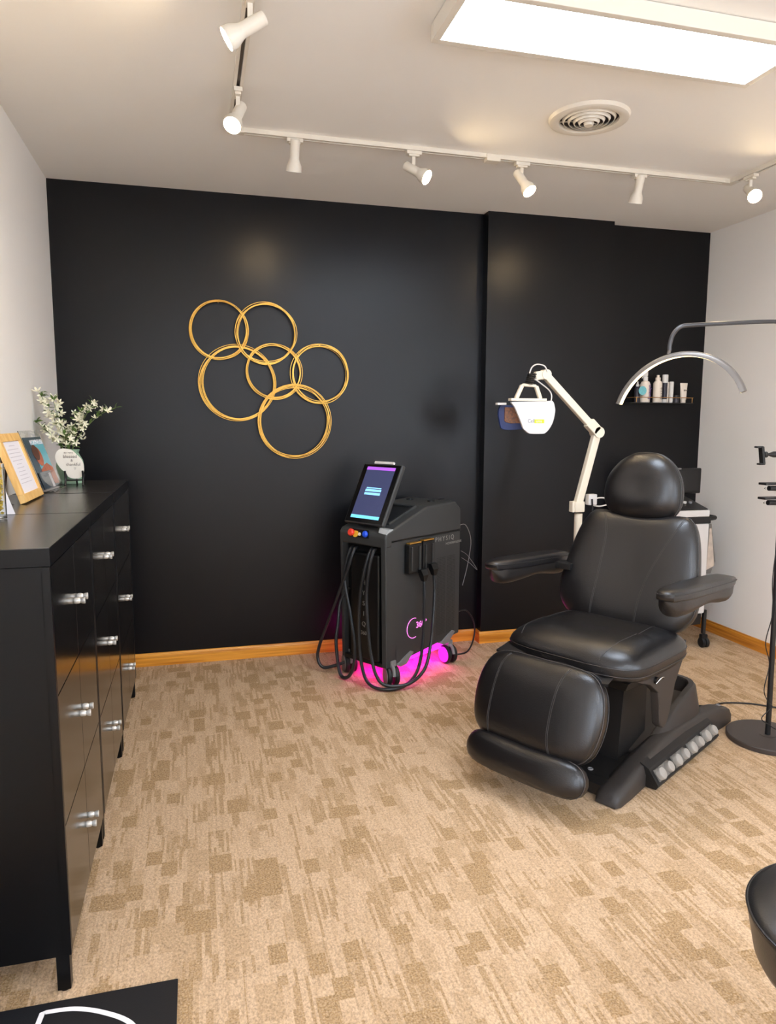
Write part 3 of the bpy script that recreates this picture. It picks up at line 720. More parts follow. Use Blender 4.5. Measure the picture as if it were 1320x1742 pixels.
path = [(2.80, .175, .10), (2.90, .178, .15), (3.02, .180, .20), (3.13, .180, .232), (3.21, .168, .240), (3.255, .12, .242), (3.265, 0, .242), (3.255, -.12, .242), (3.21, -.168, .240), (3.13, -.180, .232), (3.02, -.180, .20), (2.90, -.178, .15), (2.80, -.175, .10)]
P = crom([V(p) for p in path], 5); secs = []
for i, p in enumerate(P):
    d = (P[min(i+1, len(P)-1)]-P[max(i-1, 0)]); d.z = 0; d.normalize(); n = V((d.y, -d.x, 0))
    if n.dot(V((p.x-3.05, p.y, 0))) < 0: n = -n
    o = V((p.x, p.y+VC, 0)); w = .018
    pr = [(-w, .03), (-w, p.z-.012), (-w*.6, p.z), (w*.6, p.z), (w+.004, p.z-.014), (w+.03, .09), (w+.034, .03)]
    secs.append([cu((o+n*a).x, (o+n*a).y, z) for a, z in pr])
MB().loft(secs).build('rim_wall', M_basepl, CHR, ang=50)
for u, v in ((2.46, .09), (2.46, -.09)): MB().lathe([(0, .003), (.006, .003), (.008, .005), (.011, .004), (.012, 0)], org=cu(u, VC+v, .0615), n=16).build('bolt', M_grey, CHR)
MB().lathe([(0, .003), (.006, .003), (.008, .004), (.011, 0)], org=cu(3.43, VC+.215, .083), n=16).build('bolt', M_grey, CHR)
# foot buttons
bdv = V((0, -.80, .60)).normalized()
row0, row1 = cu(2.635, VC+.292, .052), cu(3.175, VC+.285, .058)
MB().loft([[o_+V((e_, a_, b_)) for a_, b_ in ((.06, -.049), (.06, .045), (.024, .027), (-.017, -.030), (-.008, -.047))] for o_, e_ in ((row0, -.045), (row1, .045))]).build('button_bar', M_basedk, CHR, smooth=False)
for i in range(4):
    p = row0.lerp(row1, (i*2+.5)/7); FMx = frame_mat(p, row1-row0, V((0, .6, .8)))
    pl = MB().box((-.062, -.024, -.006), (.062, .024, .002), .002, M=FMx).build('button_plate', M_plate, CHR)
    for k in (0, 1):
        q = row0.lerp(row1, (i*2+k)/7); q = q+FMx.to_3x3() @ V((0, 0, .001)); r = .0245 if k == 0 else .0220
        MB().lathe([(r, 0), (r, .013), (r*.86, .018), (r*.6, .0195), (0, .0195)], org=q, ax=FMx.to_3x3() @ V((0, 0, 1)), n=24).build('button', M_btn, pl)
# power cord on the floor
t = MB().tube([(2.30, 3.02, .03), (2.36, 2.96, .008), (2.46, 2.925, .005), (2.56, 2.935, .005), (2.68, 2.895, .005), (2.80, 2.80, .005), (3.0, 2.72, .005), (3.28, 2.74, .005), (3.33, 2.76, .03)], .004, 8, smooth=6).build('power_cord', M_rubber)
tag(t, 'thin black power cord on the carpet leading from the chair base', 'cord')

# ------------------------------------------------------------------ laser machine
MC = thing('laser_machine', 'dark grey wheeled body treatment machine with tilted touchscreen and magenta glow', 'treatment machine', (.94, 3.57, 0), math.radians(33))
L_, W_ = .655, .34
plan = [(.0, .045), (.07, 0), (L_, 0), (L_, W_), (.05, W_), (0, .305)]
def zb(u): return .105+.06*u/L_
# lower body with open front bay
mb = MB(); mb.prism([(.055, .02), (.075, 0), (L_, 0), (L_, W_), (.055, W_)], lambda p: V((p[0], p[1], zb(p[0]))), lambda p: V((p[0], p[1], .785)), .006); mb.build('body', M_mach, MC, ang=40)
mb = MB()
mb.prism([(0, .004), (.004, 0), (.08, 0), (.08, .02), (.0, .035)], lambda p: V((p[0]+.012, p[1], .105)), lambda p: V((p[0], p[1], .785)), .003)
mb.prism([(0, .32), (.08, .32), (.08, W_), (.0, W_)], lambda p: V((p[0]+.012, p[1], .105)), lambda p: V((p[0], p[1], .785)), .003)
mb.build('front_post', M_mach, MC, ang=40)
MB().box((.045, .03, .115), (.06, .325, .78)).build('bay_back', M_mach2, MC, smooth=False)
MB().box((.012, .06, .12), (.05, .275, .715), .014, 3).build('front_panel', M_mach2, MC)
MB().box((.014, .03, .10), (.08, .325, .125), .004).build('front_sill', M_mach2, MC)
# head unit: rises towards the rear
prof = [(0, .758), (-.004, .822), (.012, .842), (.06, .858), (.34, .955), (.60, .965), (.655, .918), (.658, .788), (.05, .788), (.05, .758)]
mb = MB()
secs = []
for v, ins in ((0, 0), (.0, 0), (W_, 0)):
    pass
mb.prism(prof, lambda p: V((p[0], -.004, p[1])), lambda p: V((p[0], W_+.004, p[1])), .016, 3); mb.build('head_unit', M_mach, MC, ang=30)
mb = MB(); mb.prism([(.07, -.0052), (.655, -.0052), (.655, -.0065), (.07, -.0065)], lambda p: V((p[0], p[1], .787)), lambda p: V((p[0], p[1], .7905))); mb.build('seam_line', M_rubber, MC, smooth=False)
# silver corner
mb = MB(); mb.prism([(.030, .86), (.066, .86), (.075, .830), (.010, .835)], lambda p: V((p[0]-.004, -.001, p[1]-.004)), lambda p: V((p[0]*.6-.004, .055, p[1]+.004)), .002); mb.build('corner_trim', M_silver, MC)
# recessed tray on the slope
sl = frame_mat((.20, .17, .9085), (.28, 0, .097), (0, 1, 0))
mb = MB()
for a, b in (((-.115, -.115), (.125, -.102)), ((-.115, .102), (.125, .115)), ((.112, -.102), (.125, .102)), ((-.115, -.102), (-.105, .102))): mb.box((a[0], a[1], -.004), (b[0], b[1], .010), .002, M=sl)
mb.build('tray_rim', M_mach, MC)
MB().box((-.105, -.102, -.004), (.112, .102, .002), M=sl).build('tray', M_mach2, MC, smooth=False)
for u, v in ((.50, .10), (.60, .10), (.50, .26)): MB().lathe([(.014, 0), (.014, .004), (.022, .006), (.022, 0)], org=(u, v, .962), n=20, close=True).build('top_cap', M_mach2, MC)
# touchscreen
sx = frame_mat((.008, .175, .874), (0, -1, 0), (.165, 0, .318)); sw, shh = .144, .356
scr = MB().box((-sw, 0, -.030), (sw, shh, 0), .008, 3, M=sx).build('touchscreen', M_mach, MC)
MB().box((-sw+.008, .008, -.001), (sw-.008, shh-.008, .0012), .001, M=sx).build('bezel', M_bezel, scr)
MB().box((-.104, .030, .0012), (.104, shh-.022, .0018), M=sx).build('display', M_screen, scr, smooth=False)
MB().box((-.104, shh-.040, .0018), (.104, shh-.022, .0022), M=sx).build('display_bar', M_scrpur, scr, smooth=False)
MB().box((-.104, .030, .0018), (.104, .048, .0022), M=sx).build('display_bar', M_scrcyan, scr, smooth=False)
for y, hh, w in ((.168, .014, .058), (.188, .014, .058), (.206, .006, .054)): MB().box((-w-.004, y, .0018), (w-.004, y+hh, .0022), M=sx).build('display_button', M_scrblue, scr, smooth=False)
MB().box((-.072, shh+.001, -.018), (.070, shh+.016, -.004), .002, M=sx).build('top_strip', M_whitepl, scr)
MB().loft([[V((.05, .10, .85)), V((.05, .25, .85)), V((.12, .25, .875)), V((.12, .10, .875))], [V((.07, .12, .95)), V((.07, .23, .95)), V((.09, .23, .96)), V((.09, .12, .96))]]).build('screen_mount', M_mach2, MC, smooth=False)
# emergency stop, key, button
MB().box((-.006, .115, .800), (0, .262, .845), .003).build('button_panel', M_mach2, MC)
MB().lathe([(.012, 0), (.014, .010), (.019, .012), (.020, .024), (.015, .030), (0, .031)], org=(-.004, .232, .822), ax=(-1, 0, .25), n=24).build('stop_button', M_red, MC)
MB().lathe([(.022, 0), (.022, .006), (0, .007)], org=(-.003, .214, .821), ax=(-1, 0, .25), n=24).build('stop_ring', M_yel, MC)
MB().lathe([(.009, 0), (.009, .008), (0, .009)], org=(-.003, .182, .818), ax=(-1, 0, .25), n=16).build('key_switch', M_cream, MC)
MB().lathe([(.018, 0), (.018, .008), (.011, .016), (0, .017)], org=(-.004, .140, .823), ax=(-1, 0, .25), n=20).build('blue_button', M_blue, MC)
# connectors on the side
cb = MB().box((.150, -.035, .605), (.262, 0, .765), .006).box((.270, -.035, .615), (.372, 0, .768), .006).build('connector_block', M_mach2, MC)
for u0, u1, z in ((.158, .256, .766), (.276, .366, .770)): MB().box((u0, -.034, z), (u1, -.006, z+.007), .002).build('gold_latch', M_gold, cb)
for u in (.172, .238, .292, .352): MB().box((u-.005, -.040, .62), (u+.005, -.034, .75), .001).build('rib', M_mach, cb)
for u, z in ((.252, .60), (.340, .62)):
    MB().loft([[V((u-.026, -.056, z+.02)), V((u+.026, -.056, z+.02)), V((u+.026, -.03, z+.02)), V((u-.026, -.03, z+.02))], [V((u-.022, -.070, z-.01)), V((u+.022, -.070, z-.01)), V((u+.022, -.036, z-.01)), V((u-.022, -.036, z-.01))], [V((u-.010, -.066, z-.045)), V((u+.010, -.066, z-.045)), V((u+.010, -.044, z-.045)), V((u-.010, -.044, z-.045))]]).build('plug', M_mach2, MC, smooth=False)
# vents
mb = MB()
for r in range(52):
    z = .195+.0088*r
    for u0 in (.436, .530):
        for k in range(6): mb.quad([V((u0+k*.0135, -.0008, z)), V((u0+k*.0135+.010, -.0008, z+.002)), V((u0+k*.0135+.010, -.0008, z+.0055)), V((u0+k*.0135, -.0008, z+.0035))])
mb.build('vent_slots', M_rubber, MC, smooth=False)
# writing
fside = lambda u, z: frame_mat((u, -.0010, z), (1, 0, 0), (0, 0, 1))
text('side_name', 'PHYSIQ', .038, M_txt, MC, fside(.505, .755), sp=1.5)
text('side_name', 'NONINVASIVE', .020, M_txt, MC, fside(.590, .722), sp=1.2)
text('side_name', '360\u00b0', .050, M_maglogo, MC, fside(.300, .294))
mb = MB(); mb.tube([(.232+.056*math.cos(a), -.0015, .284+.056*math.sin(a)) for a in [math.radians(70+(290-70)*i/40) for i in range(41)]], .0017, 6); mb.build('logo_arc', M_maglogo, MC)
for i, ch in enumerate('PHYSIQ'): text('front_name', ch, .036, M_txt, MC, frame_mat((.0110, .170, .610-.058*i), (0, -1, 0), (0, 0, 1)))
text('front_name', '360', .030, M_txt, MC, frame_mat((.0110, .170, .270), (0, -1, 0), (0, 0, 1)))
# casters, fins
def caster(u, v, yaw, hub):
    d = V((math.cos(yaw), math.sin(yaw), 0)); n = V((-d.y, d.x, 0)); c = V((u, v, .055))
    for k in (-1, 1):
        w = MB().lathe([(0, -.013), (.049, -.013), (.055, -.007), (.055, .007), (.049, .013), (0, .013)], org=c+n*(.021*k), ax=n, n=28).build('caster_wheel', M_rubber, MC)
        MB().lathe([(.046, 0), (.046, .003), (.041, .004), (.014, .002), (0, .004)], org=c+n*(.0335*k), ax=n*k, n=24).build('hub', M_hubglow if (hub and k == hub) else M_grey, w)
    MB().box((u-.02, v-.02, .100), (u+.02, v+.02, .140), .005).build('caster_fork', M_grey, MC)
    mb = MB(); mb.tube([c+d*-.054+V((0, 0, .01)), c+d*-.038+V((0, 0, .048)), c+V((0, 0, .06)), c+d*.038+V((0, 0, .045))], .010, 8, smooth=3); mb.build('caster_guard', M_grey, MC)
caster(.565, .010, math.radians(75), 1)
caster(.060, .010, math.radians(60), 0)
caster(.060, .330, math.radians(60), 0)
caster(.590, .320, math.radians(30), 0)
for u, s in ((.12, 1), (.50, 1)):
    mb = MB(); mb.prism([(u-.03, zb(u)-.01), (u+.02, zb(u)+.018), (u+.085, zb(u)+.045), (u+.11, zb(u)+.035), (u+.05, zb(u)-.02), (u, zb(u)-.025)], lambda p: V((p[0], -.008, p[1])), lambda p: V((p[0], .03, p[1])), .003); mb.build('corner_fin', M_grey, MC)
# magenta under-glow lamps
MB().box((.10, .04, .090), (.60, .30, .096)).build('underglow_lamp', M_magenta, MC, smooth=False)
# hoses
def hose(pts, r=.0095): MB().tube(pts, r, 10, smooth=8).build('hose', M_hose, MC)
hose([(.03, .125, .74), (-.02, .095, .73), (-.045, .108, .64), (-.05, .136, .50), (-.05, .147, .345), (-.055, .132, .17), (-.065, .085, .055), (-.06, .02, .018), (-.02, -.05, .014), (.07, -.085, .022), (.165, -.085, .075), (.215, -.08, .20), (.238, -.07, .35), (.248, -.062, .50), (.252, -.055, .565)])
hose([(.03, .095, .74), (-.02, .070, .735), (-.040, .082, .64), (-.045, .095, .50), (-.05, .080, .345), (-.055, .055, .20), (-.055, .015, .085), (-.03, -.035, .035), (.07, -.105, .034), (.19, -.115, .085), (.26, -.10, .20), (.30, -.085, .34), (.335, -.065, .48), (.340, -.056, .58)])
hose([(.03, .235, .735), (-.02, .215, .725), (-.05, .245, .60), (-.055, .345, .385), (-.055, .452, .165), (-.058, .468, .075), (-.052, .430, .030), (-.01, .37, .045), (.03, .32, .07)])
hose([(.03, .265, .735), (-.02, .245, .72), (-.045, .262, .58), (-.05, .212, .38), (-.055, .175, .22), (-.06, .178, .10), (-.06, .225, .024), (-.055, .29, .030), (-.05, .325, .19), (-.03, .33, .30), (.0, .338, .42), (.03, .30, .5)])
# rear cables (in machine frame: behind, towards the column)
def wl(x, y, z):
    a = math.radians(33); dx, dy = x-.94, y-3.57
    return V((dx*math.cos(a)+dy*math.sin(a), -dx*math.sin(a)+dy*math.cos(a), z))
MB().tube([wl(1.50, 3.97, .81), wl(1.56, 4.02, .80), wl(1.61, 4.06, .70), wl(1.60, 4.08, .55), wl(1.56, 4.06, .42)], .0022, 6, smooth=6).build('rear_cable', M_grey, MC)
MB().tube([wl(1.52, 3.99, .65), wl(1.60, 4.08, .60), wl(1.68, 4.12, .50), wl(1.62, 4.10, .55), wl(1.54, 4.03, .60)], .0016, 6, smooth=6).build('rear_cable', M_grey, MC)
MB().tube([wl(1.50, 4.02, .26), wl(1.60, 4.10, .25), wl(1.665, 4.12, .16), wl(1.655, 4.10, .06), wl(1.58, 4.02, .008), wl(1.48, 3.99, .008)], .005, 8, smooth=6).build('mains_cable', M_rubber, MC)

# ------------------------------------------------------------------ light therapy lamp on folding arm
AY = 3.55
t = thing('light_therapy_lamp', 'white folding-arm light therapy lamp standing behind the treatment chair', 'lamp', (2.045, AY, 0))
def ap(x, y, z): return V((x-2.045, y-AY, z))
pole_top = ap(2.045, AY, .915)
MB().tube([ap(2.045, AY, .05), pole_top], .022, 16).build('pole', M_cream, t)
MB().lathe([(0, .045), (.05, .05), (.05, .075), (.024, .085)], n=24).build('hub', M_cream, t)
for k in range(5):
    a = 2*PI*k/5+.3; MB().loft([[V((.02*math.cos(a)-.018*math.sin(a), .02*math.sin(a)+.018*math.cos(a), z)) for z in (.05, .075)]+[V((.02*math.cos(a)+.018*math.sin(a), .02*math.sin(a)-.018*math.cos(a), z)) for z in (.075, .05)],
                                 [V((.19*math.cos(a)-.012*math.sin(a), .19*math.sin(a)+.012*math.cos(a), z)) for z in (.042, .06)]+[V((.19*math.cos(a)+.012*math.sin(a), .19*math.sin(a)-.012*math.cos(a), z)) for z in (.06, .042)]]).build('leg', M_cream, t, smooth=False)
    c = V((.185*math.cos(a), .185*math.sin(a), .021)); MB().cyl(c-V((0, .012, 0)), c+V((0, .012, 0)), .021, n=18).build('wheel', M_rubber, t)
MB().box(ap(2.010, AY-.025, .925), ap(2.070, AY+.025, .985), .006).build('clamp', M_cream, t)
MB().box(ap(1.995, AY-.02, .925), ap(2.012, AY+.02, .985), .004).build('clamp_knob', M_cream, t)
p0, p1, p2 = ap(2.035, AY, .955), ap(2.140, AY, 1.365), ap(1.815, AY, 1.672)
def armbox(a, b, w, d, name, m=M_cream):
    ax = (b-a); M_ = frame_mat(a, ax, (0, 1, 0)); return MB().box((0, -d, -w), (ax.length, d, w), .006, 3, M=M_).build(name, m, t)
armbox(p0, p1, .021, .019, 'lower_arm'); armbox(p1, p2, .020, .018, 'upper_arm')
MB().cyl(p1-V((0, .03, 0)), p1+V((0, .03, 0)), .030, n=28).build('elbow', M_cream, t)
armbox(p1+(p2-p1).normalized()*.005-V((0, .006, 0)), p1+(p2-p1).normalized()*.08-V((0, .006, 0)), .028, .024, 'elbow_cover')
MB().cyl(p2-V((0, .024, 0)), p2+V((0, .024, 0)), .027, n=24).build('top_joint', M_cream, t)
hb = ap(1.752, AY, 1.662); armbox(p2, hb, .023, .020, 'wrist')
h2 = ap(1.700, AY, 1.600)
mb = MB(); mb.tube([hb+V((.01, 0, .0)), ap(1.735, AY, 1.66), ap(1.722, AY-.01, 1.635), ap(1.712, AY-.03, 1.615)], .012, 10)
mb.build('ball_joint', M_rubber, t)
mb = MB()
pts = []
for i in range(60):
    a = i/60*2*PI*6; c = ap(1.738, AY-.01, 1.682).lerp(ap(1.708, AY-.03, 1.622), i/59); pts.append(c+V((.020*math.cos(a), .022*math.sin(a), .003*math.sin(a))))
mb.tube(pts, .0042, 6); mb.build('coiled_cable', M_rubber, t)
# hanger yoke
ya, yb, yc, yd = ap(1.636, AY-.03, 1.542), ap(1.670, AY-.03, 1.614), ap(1.749, AY-.03, 1.609), ap(1.776, AY-.03, 1.542)
for a, b in ((ya, yb), (yb, yc), (yc, yd)): armbox(a, b, .0075 if (a, b) == (yb, yc) else .010, .012, 'yoke')
MB().box(ap(1.600, AY-.050, 1.530), ap(1.805, AY-.010, 1.544), .002).build('hanger_bar', M_cream, t)
MB().box(ap(1.558, AY+.03, 1.510), ap(1.610, AY+.06, 1.522), .002).build('hanger_bar', M_whitepl, t)
def ppx(x, y): return (1.5555+(840+x/12-850)*.00342, 1.507-((670+y/12)-690)*.00320)   # crop pixel -> plane coords
sheet = [ppx(*q) for q in [(285, 190), (350, 172), (990, 150), (1120, 150), (1165, 260), (1175, 370), (1140, 560), (1070, 700), (1000, 775), (930, 798), (680, 795), (590, 740), (540, 690), (500, 590), (430, 430), (350, 270)]]
so = crom([V((a, b, 0)) for a, b in sheet], 3, True)
def bend(p, d): return ap(p[0], AY-.045+d-.2*(p[0]-1.72)**2, p[1])
mb = MB(); mb.prism([(p.x, p.y) for p in so], lambda p: bend(p, 0), lambda p: bend(p, .014), .002); pn = mb.build('front_panel', M_whitepl, t, ang=40)
pad = [ppx(*q) for q in [(145, 225), (110, 320), (110, 430), (135, 580), (160, 690), (210, 722), (330, 730), (520, 715), (620, 700), (620, 260), (400, 235)]]
mb = MB(); mb.prism(pad, lambda p: ap(p[0]+.03, AY+.055-.35*(p[0]-1.60), p[1]), lambda p: ap(p[0]+.03, AY+.070-.35*(p[0]-1.60), p[1]), .003); mb.build('blue_pad', M_navy, t, ang=30)
led = [ppx(*q) for q in [(215, 270), (215, 540), (240, 570), (320, 595), (500, 590), (500, 280)]]
mb = MB(); mb.prism(led, lambda p: ap(p[0]+.03, AY+.050-.35*(p[0]-1.60), p[1]), lambda p: ap(p[0]+.03, AY+.056-.35*(p[0]-1.60), p[1]), .001); mb.build('led_array', M_amber, t, smooth=False)
tm = lambda x, y: frame_mat(bend(ppx(x, y), -.0015), (1, 0, 0), (0, 0, 1))
text('logo', 'Cell', .026, M_greyl, t, tm(695, 548)); MB().box(V((0, 0, 0)), V((1, 1, 1)), M=frame_mat(bend(ppx(760, 590), -.0022), (1, 0, 0), (0, 0, 1)) @ Matrix.Diagonal((.056, .020, .0008, 1))).build('logo_patch', M_lime, t, smooth=False)
text('logo', 'uma', .020, M_cosm2, t, frame_mat(bend(ppx(850, 550), -.0030), (1, 0, 0), (0, 0, 1)))
MB().tube([p2+V((.0, -.026, .012)), ap(1.795, AY-.03, 1.715), ap(1.750, AY-.03, 1.722), ap(1.722, AY-.03, 1.705), ap(1.710, AY-.03, 1.675)], .0035, 8, smooth=6).build('cable', M_whitepl, t)
MB().tube([ap(1.735, AY-.03, 1.65), ap(1.775, AY-.03, 1.625), ap(1.825, AY-.03, 1.59), ap(1.842, AY-.03, 1.56), ap(1.838, AY-.03, 1.52)], .0035, 8, smooth=6).build('cable', M_whitepl, t)
MB().box(ap(2.082, AY-.04, .965), ap(2.135, AY+.0, 1.025), .005).build('power_adapter', M_whitepl, t)
MB().tube([ap(2.10, AY-.044, 1.0), ap(2.103, AY-.046, .95), ap(2.10, AY-.044, .88)], .005, 8).build('plug', M_rubber, t)
MB().tube([ap(2.135, AY-.02, 1.00), ap(2.18, AY-.02, 1.002), ap(2.26, AY-.02, .99)], .004, 8, smooth=4).build('cable', M_whitepl, t)
MB().tube([ap(2.115, AY-.02, .965), ap(2.16, AY-.02, .955), ap(2.22, AY-.02, .965), ap(2.26, AY-.02, .975)], .004, 8, smooth=4).build('cable', M_whitepl, t)
MB().tube([ap(2.045, AY-.02, .60), ap(1.955, AY-.05, .60)], .006, 8).build('lever', M_whitepl, t)

# ------------------------------------------------------------------ small white trolley in the corner
tx, ty = 2.86, 3.93
t = thing('device_trolley', 'white wheeled device trolley with a black monitor in the right corner', 'medical trolley', (tx, ty, 0))
def q3(x, y, z): return V((x-tx, y-ty, z))
MB().box(q3(2.66, 3.74, .225), q3(3.065, 4.14, .800), .010).build('cabinet', M_whitepl, t)
MB().box(q3(2.65, 3.735, .800), q3(3.070, 4.145, .842), .004).build('dark_band', M_blackmet, t)
MB().box(q3(2.645, 3.73, .843), q3(3.055, 4.14, .885), .006).build('top_band', M_whitepl, t)
mb = MB(); mb.prism([(3.735, .885), (3.735, .892), (3.98, .955), (4.13, .955), (4.13, .885)], lambda p: q3(2.65, p[0], p[1]), lambda p: q3(3.045, p[0], p[1]), .004); mb.build('console', M_blackmet, t, ang=30)
for x, m_ in ((2.945, M_whitepl), (2.985, M_grey)):
    MB().cyl(q3(x, 3.83, .918), q3(x, 3.827, .930), .010, n=16).build('console_knob', m_, t)
MB().loft([[q3(2.90, 3.86, .925), q3(2.93, 3.86, .925), q3(2.93, 3.88, .93), q3(2.90, 3.88, .93)], [q3(2.905, 3.85, .965), q3(2.925, 3.85, .965), q3(2.925, 3.86, .97), q3(2.905, 3.86, .97)]]).build('probe_holder', M_grey, t)
mn = MB().box(q3(2.742, 3.86, .975), q3(3.082, 3.885, 1.135), .008, 3).build('monitor', M_bezel, t)
MB().box(q3(2.765, 3.8585, .995), q3(3.058, 3.8605, 1.122)).build('monitor_glass', M_off, mn, smooth=False)
for i in range(5): MB().box(q3(2.895+.014*i, 3.858, .984), q3(2.901+.014*i, 3.8602, .989)).build('monitor_icon', M_greyl, mn, smooth=False)
MB().box(q3(2.90, 3.8575, 1.128), q3(2.93, 3.87, 1.137), .001).build('camera_bump', M_grey, mn)
MB().loft([[q3(2.84, 3.88, .95), q3(2.98, 3.88, .95), q3(2.98, 3.95, .95), q3(2.84, 3.95, .95)], [q3(2.87, 3.885, 1.02), q3(2.95, 3.885, 1.02), q3(2.95, 3.91, 1.02), q3(2.87, 3.91, 1.02)]]).build('monitor_stand', M_blackmet, t, smooth=False)
MB().tube([q3(3.06, 3.76, .825), q3(3.115, 3.76, .83), q3(3.125, 3.80, .83), q3(3.125, 3.90, .83), q3(3.115, 3.94, .83), q3(3.06, 3.95, .825)], .014, 10, smooth=4).build('side_handle', M_blackmet, t)
MB().box(q3(3.07, 3.80, .76), q3(3.095, 3.9, .80), .004).build('holder_bracket', M_basepl, t)
MB().box(q3(2.67, 3.75, .15), q3(3.055, 4.13, .225), .01).build('plinth', M_blackmet, t)
for x in (2.70, 3.085):
    for y in (3.765, 4.10):
        MB().tube([q3(x if x > 2.9 else x, y, .24), q3(x, y, .17), q3(x, y, .09)], .014, 8).build('caster_post', M_blackmet, t)
        for k in (-1, 1): MB().lathe([(0, -.010), (.028, -.010), (.033, -.005), (.033, .005), (.028, .010), (0, .010)], org=q3(x+.014*k, y-.01, .033), ax=(1, 0, 0), n=24).build('caster_wheel', M_rubber, t)
        MB().box(q3(x-.022, y-.02, .052), q3(x+.022, y+.012, .085), .006).build('caster_hood', M_blackmet, t)
HM = Matrix.Translation((3.10-tx, 3.84-ty, .5))
mb = MB(); mb.loft([[(-.005, -.06, .29), (.012, -.06, .29), (.012, .12, .29), (-.005, .12, .29)], [(-.012, -.06, .03), (.055, -.06, .05), (.055, .12, .05), (-.012, .12, .03)], [(-.012, -.055, -.03), (.03, -.055, -.03), (.03, .115, -.03), (-.012, .115, -.03)]]); slv = mb.build('leaflet_sleeve', M_plate, t, smooth=False, M=HM)
mb = MB(); mb.loft([[(-.002, -.0625, .26), (.012, -.0625, .26), (.012, -.0605, .26), (-.002, -.0605, .26)], [(-.010, -.0625, -.005), (.048, -.0625, .02), (.048, -.0605, .02), (-.010, -.0605, -.005)]]); mb.build('leaflet', mat('leaflet_beige', (196, 180, 164), .5, var=.2, vscale=20), slv, smooth=False, M=HM)

# ------------------------------------------------------------------ wall shelf and bottles
t = thing('wall_shelf', 'narrow black wall shelf with a thin brass rail, holding skincare bottles', 'shelf', (2.985, D, 1.55))
MB().box((-.245, -.112, -.006), (.235, 0, 0), .001).build('shelf_board', M_blackmet, t)
MB().tube([(-.215, -.108, .033), (.232, -.108, .033)], .0024, 8).build('brass_rail', M_brass, t)
for x in (-.20, .225):
    MB().tube([(x, -.108, .033), (x, -.003, .033)], .0024, 8).build('brass_rail', M_brass, t)
    MB().tube([(x, -.108, 0), (x, -.108, .033)], .0024, 8).build('rail_post', M_brass, t)
SY, SZ = 4.205, 1.5503
def bottle(name, x, prof, m, label, cat, capprof=None, capm=None, n=28, y=SY):
    t = thing(name, label, cat, (x, y, SZ), 0, 'skincare products on the wall shelf')
    MB().lathe(prof, n=n).build('body', m, t)
    if capprof: MB().lathe(capprof, n=n).build('cap', capm, t)
    return t
b = bottle('spray_bottle', 2.880, [(0, 0), (.030, 0), (.0325, .003), (.0325, .118), (.026, .135), (.013, .142), (.013, .15), (0, .15)], M_cosm, 'tall white spray bottle with purple lettering on the wall shelf', 'bottle', [(.0135, .142), (.0155, .144), (.0155, .168), (.010, .172), (.010, .18), (0, .18)], M_cosm2)
MB().box((-.020, -.012, .172), (.012, .012, .203), .005).build('spray_head', M_cosm2, b)
MB().loft([[(-.018, -.004, .19), (-.018, .004, .19), (-.012, .004, .19), (-.012, -.004, .19)], [(-.028, -.003, .158), (-.028, .003, .158), (-.022, .003, .158), (-.022, -.003, .158)]]).build('trigger', M_cosm2, b, smooth=False)
text('lettering', 'Puracyn', .030, M_purple, b, frame_mat((.012, -.0335, .068), (0, 0, 1), (-1, 0, 0)), ext=.0012)
b = bottle('lotion_bottle', 2.975, [(0, 0), (.027, 0), (.029, .003), (.029, .128), (.020, .142), (0, .142)], M_cosm, 'cream lotion bottle with a stepped cap beside the spray bottle', 'bottle', [(.018, .140), (.0165, .142), (.0165, .164), (.009, .166), (.009, .181), (0, .182)], M_cosm)
text('lettering', 'PHYTO', .016, M_ink, b, frame_mat((.010, -.0300, .06), (0, 0, 1), (-1, 0, 0)), ext=.001, sp=1.8)
b = bottle('serum_bottle', 3.030, [(0, .024), (.0165, .024), (.0165, .132), (0, .132)], M_dklabel, 'dark serum bottle with a white cap, third tall one on the wall shelf', 'bottle', [(.018, .131), (.0190, .134), (.0190, .181), (.017, .185), (0, .185)], M_cosm2)
MB().lathe([(0, 0), (.0165, 0), (.0168, .023), (0, .023)], n=28).build('base', M_cosm2, b)
bottle('skincare_tube', 3.060, [(0, 0), (.009, 0), (.010, .003), (.010, .134), (.008, .138), (0, .138)], M_cosm, 'very slim cream tube squeezed between two bottles on the wall shelf', 'tube', y=SY+.014)
b = bottle('skincare_tube', 3.081, [(0, 0), (.0125, 0), (.013, .004), (.0145, .137), (.012, .140), (0, .140)], M_cosm2, 'white cylinder tube right of the dark serum bottle', 'tube')
bottle('cream_jar', 3.120, [(0, 0), (.018, 0), (.019, .003), (.019, .034), (0, .034)], M_dklabel, 'small dark grey jar on the wall shelf', 'jar', [(.0195, .034), (.0195, .050), (.018, .052), (0, .052)], M_blackmet)
b = thing('squeeze_tube', 'cream squeeze tube standing alone at the right end of the wall shelf', 'tube', (3.176, SY, SZ), 0, 'skincare products on the wall shelf')
secs = []
for z, a, c in ((0, .0165, .0165), (.022, .0165, .0165), (.024, .019, .019), (.06, .022, .016), (.10, .026, .008), (.128, .029, .002), (.132, .029, .002)):
    secs.append([V((a*math.cos(q), c*math.sin(q), z)) for q in [2*PI*i/24 for i in range(24)]])
MB().loft(secs).build('body', M_cosm, b, ang=50)
text('lettering', 'glow', .014, M_ink, b, frame_mat((0, -.0215, .085), (1, 0, 0), (0, .25, 1)), ext=.001)
b = bottle('dropper_bottle', 2.822, [(0, 0), (.018, 0), (.019, .003), (.019, .092), (.010, .104), (0, .104)], M_dklabel, 'small dark dropper bottle with a round teal tag, left end of the wall shelf', 'bottle', [(.010, .103), (.0105, .118), (.006, .122), (.005, .136), (0, .138)], M_cosm2)
MB().lathe([(0, 0), (.029, 0), (.029, .002), (0, .002)], org=(.012, -.040, .076), ax=(0, -1, 0), n=32).build('teal_tag', M_teal, b)
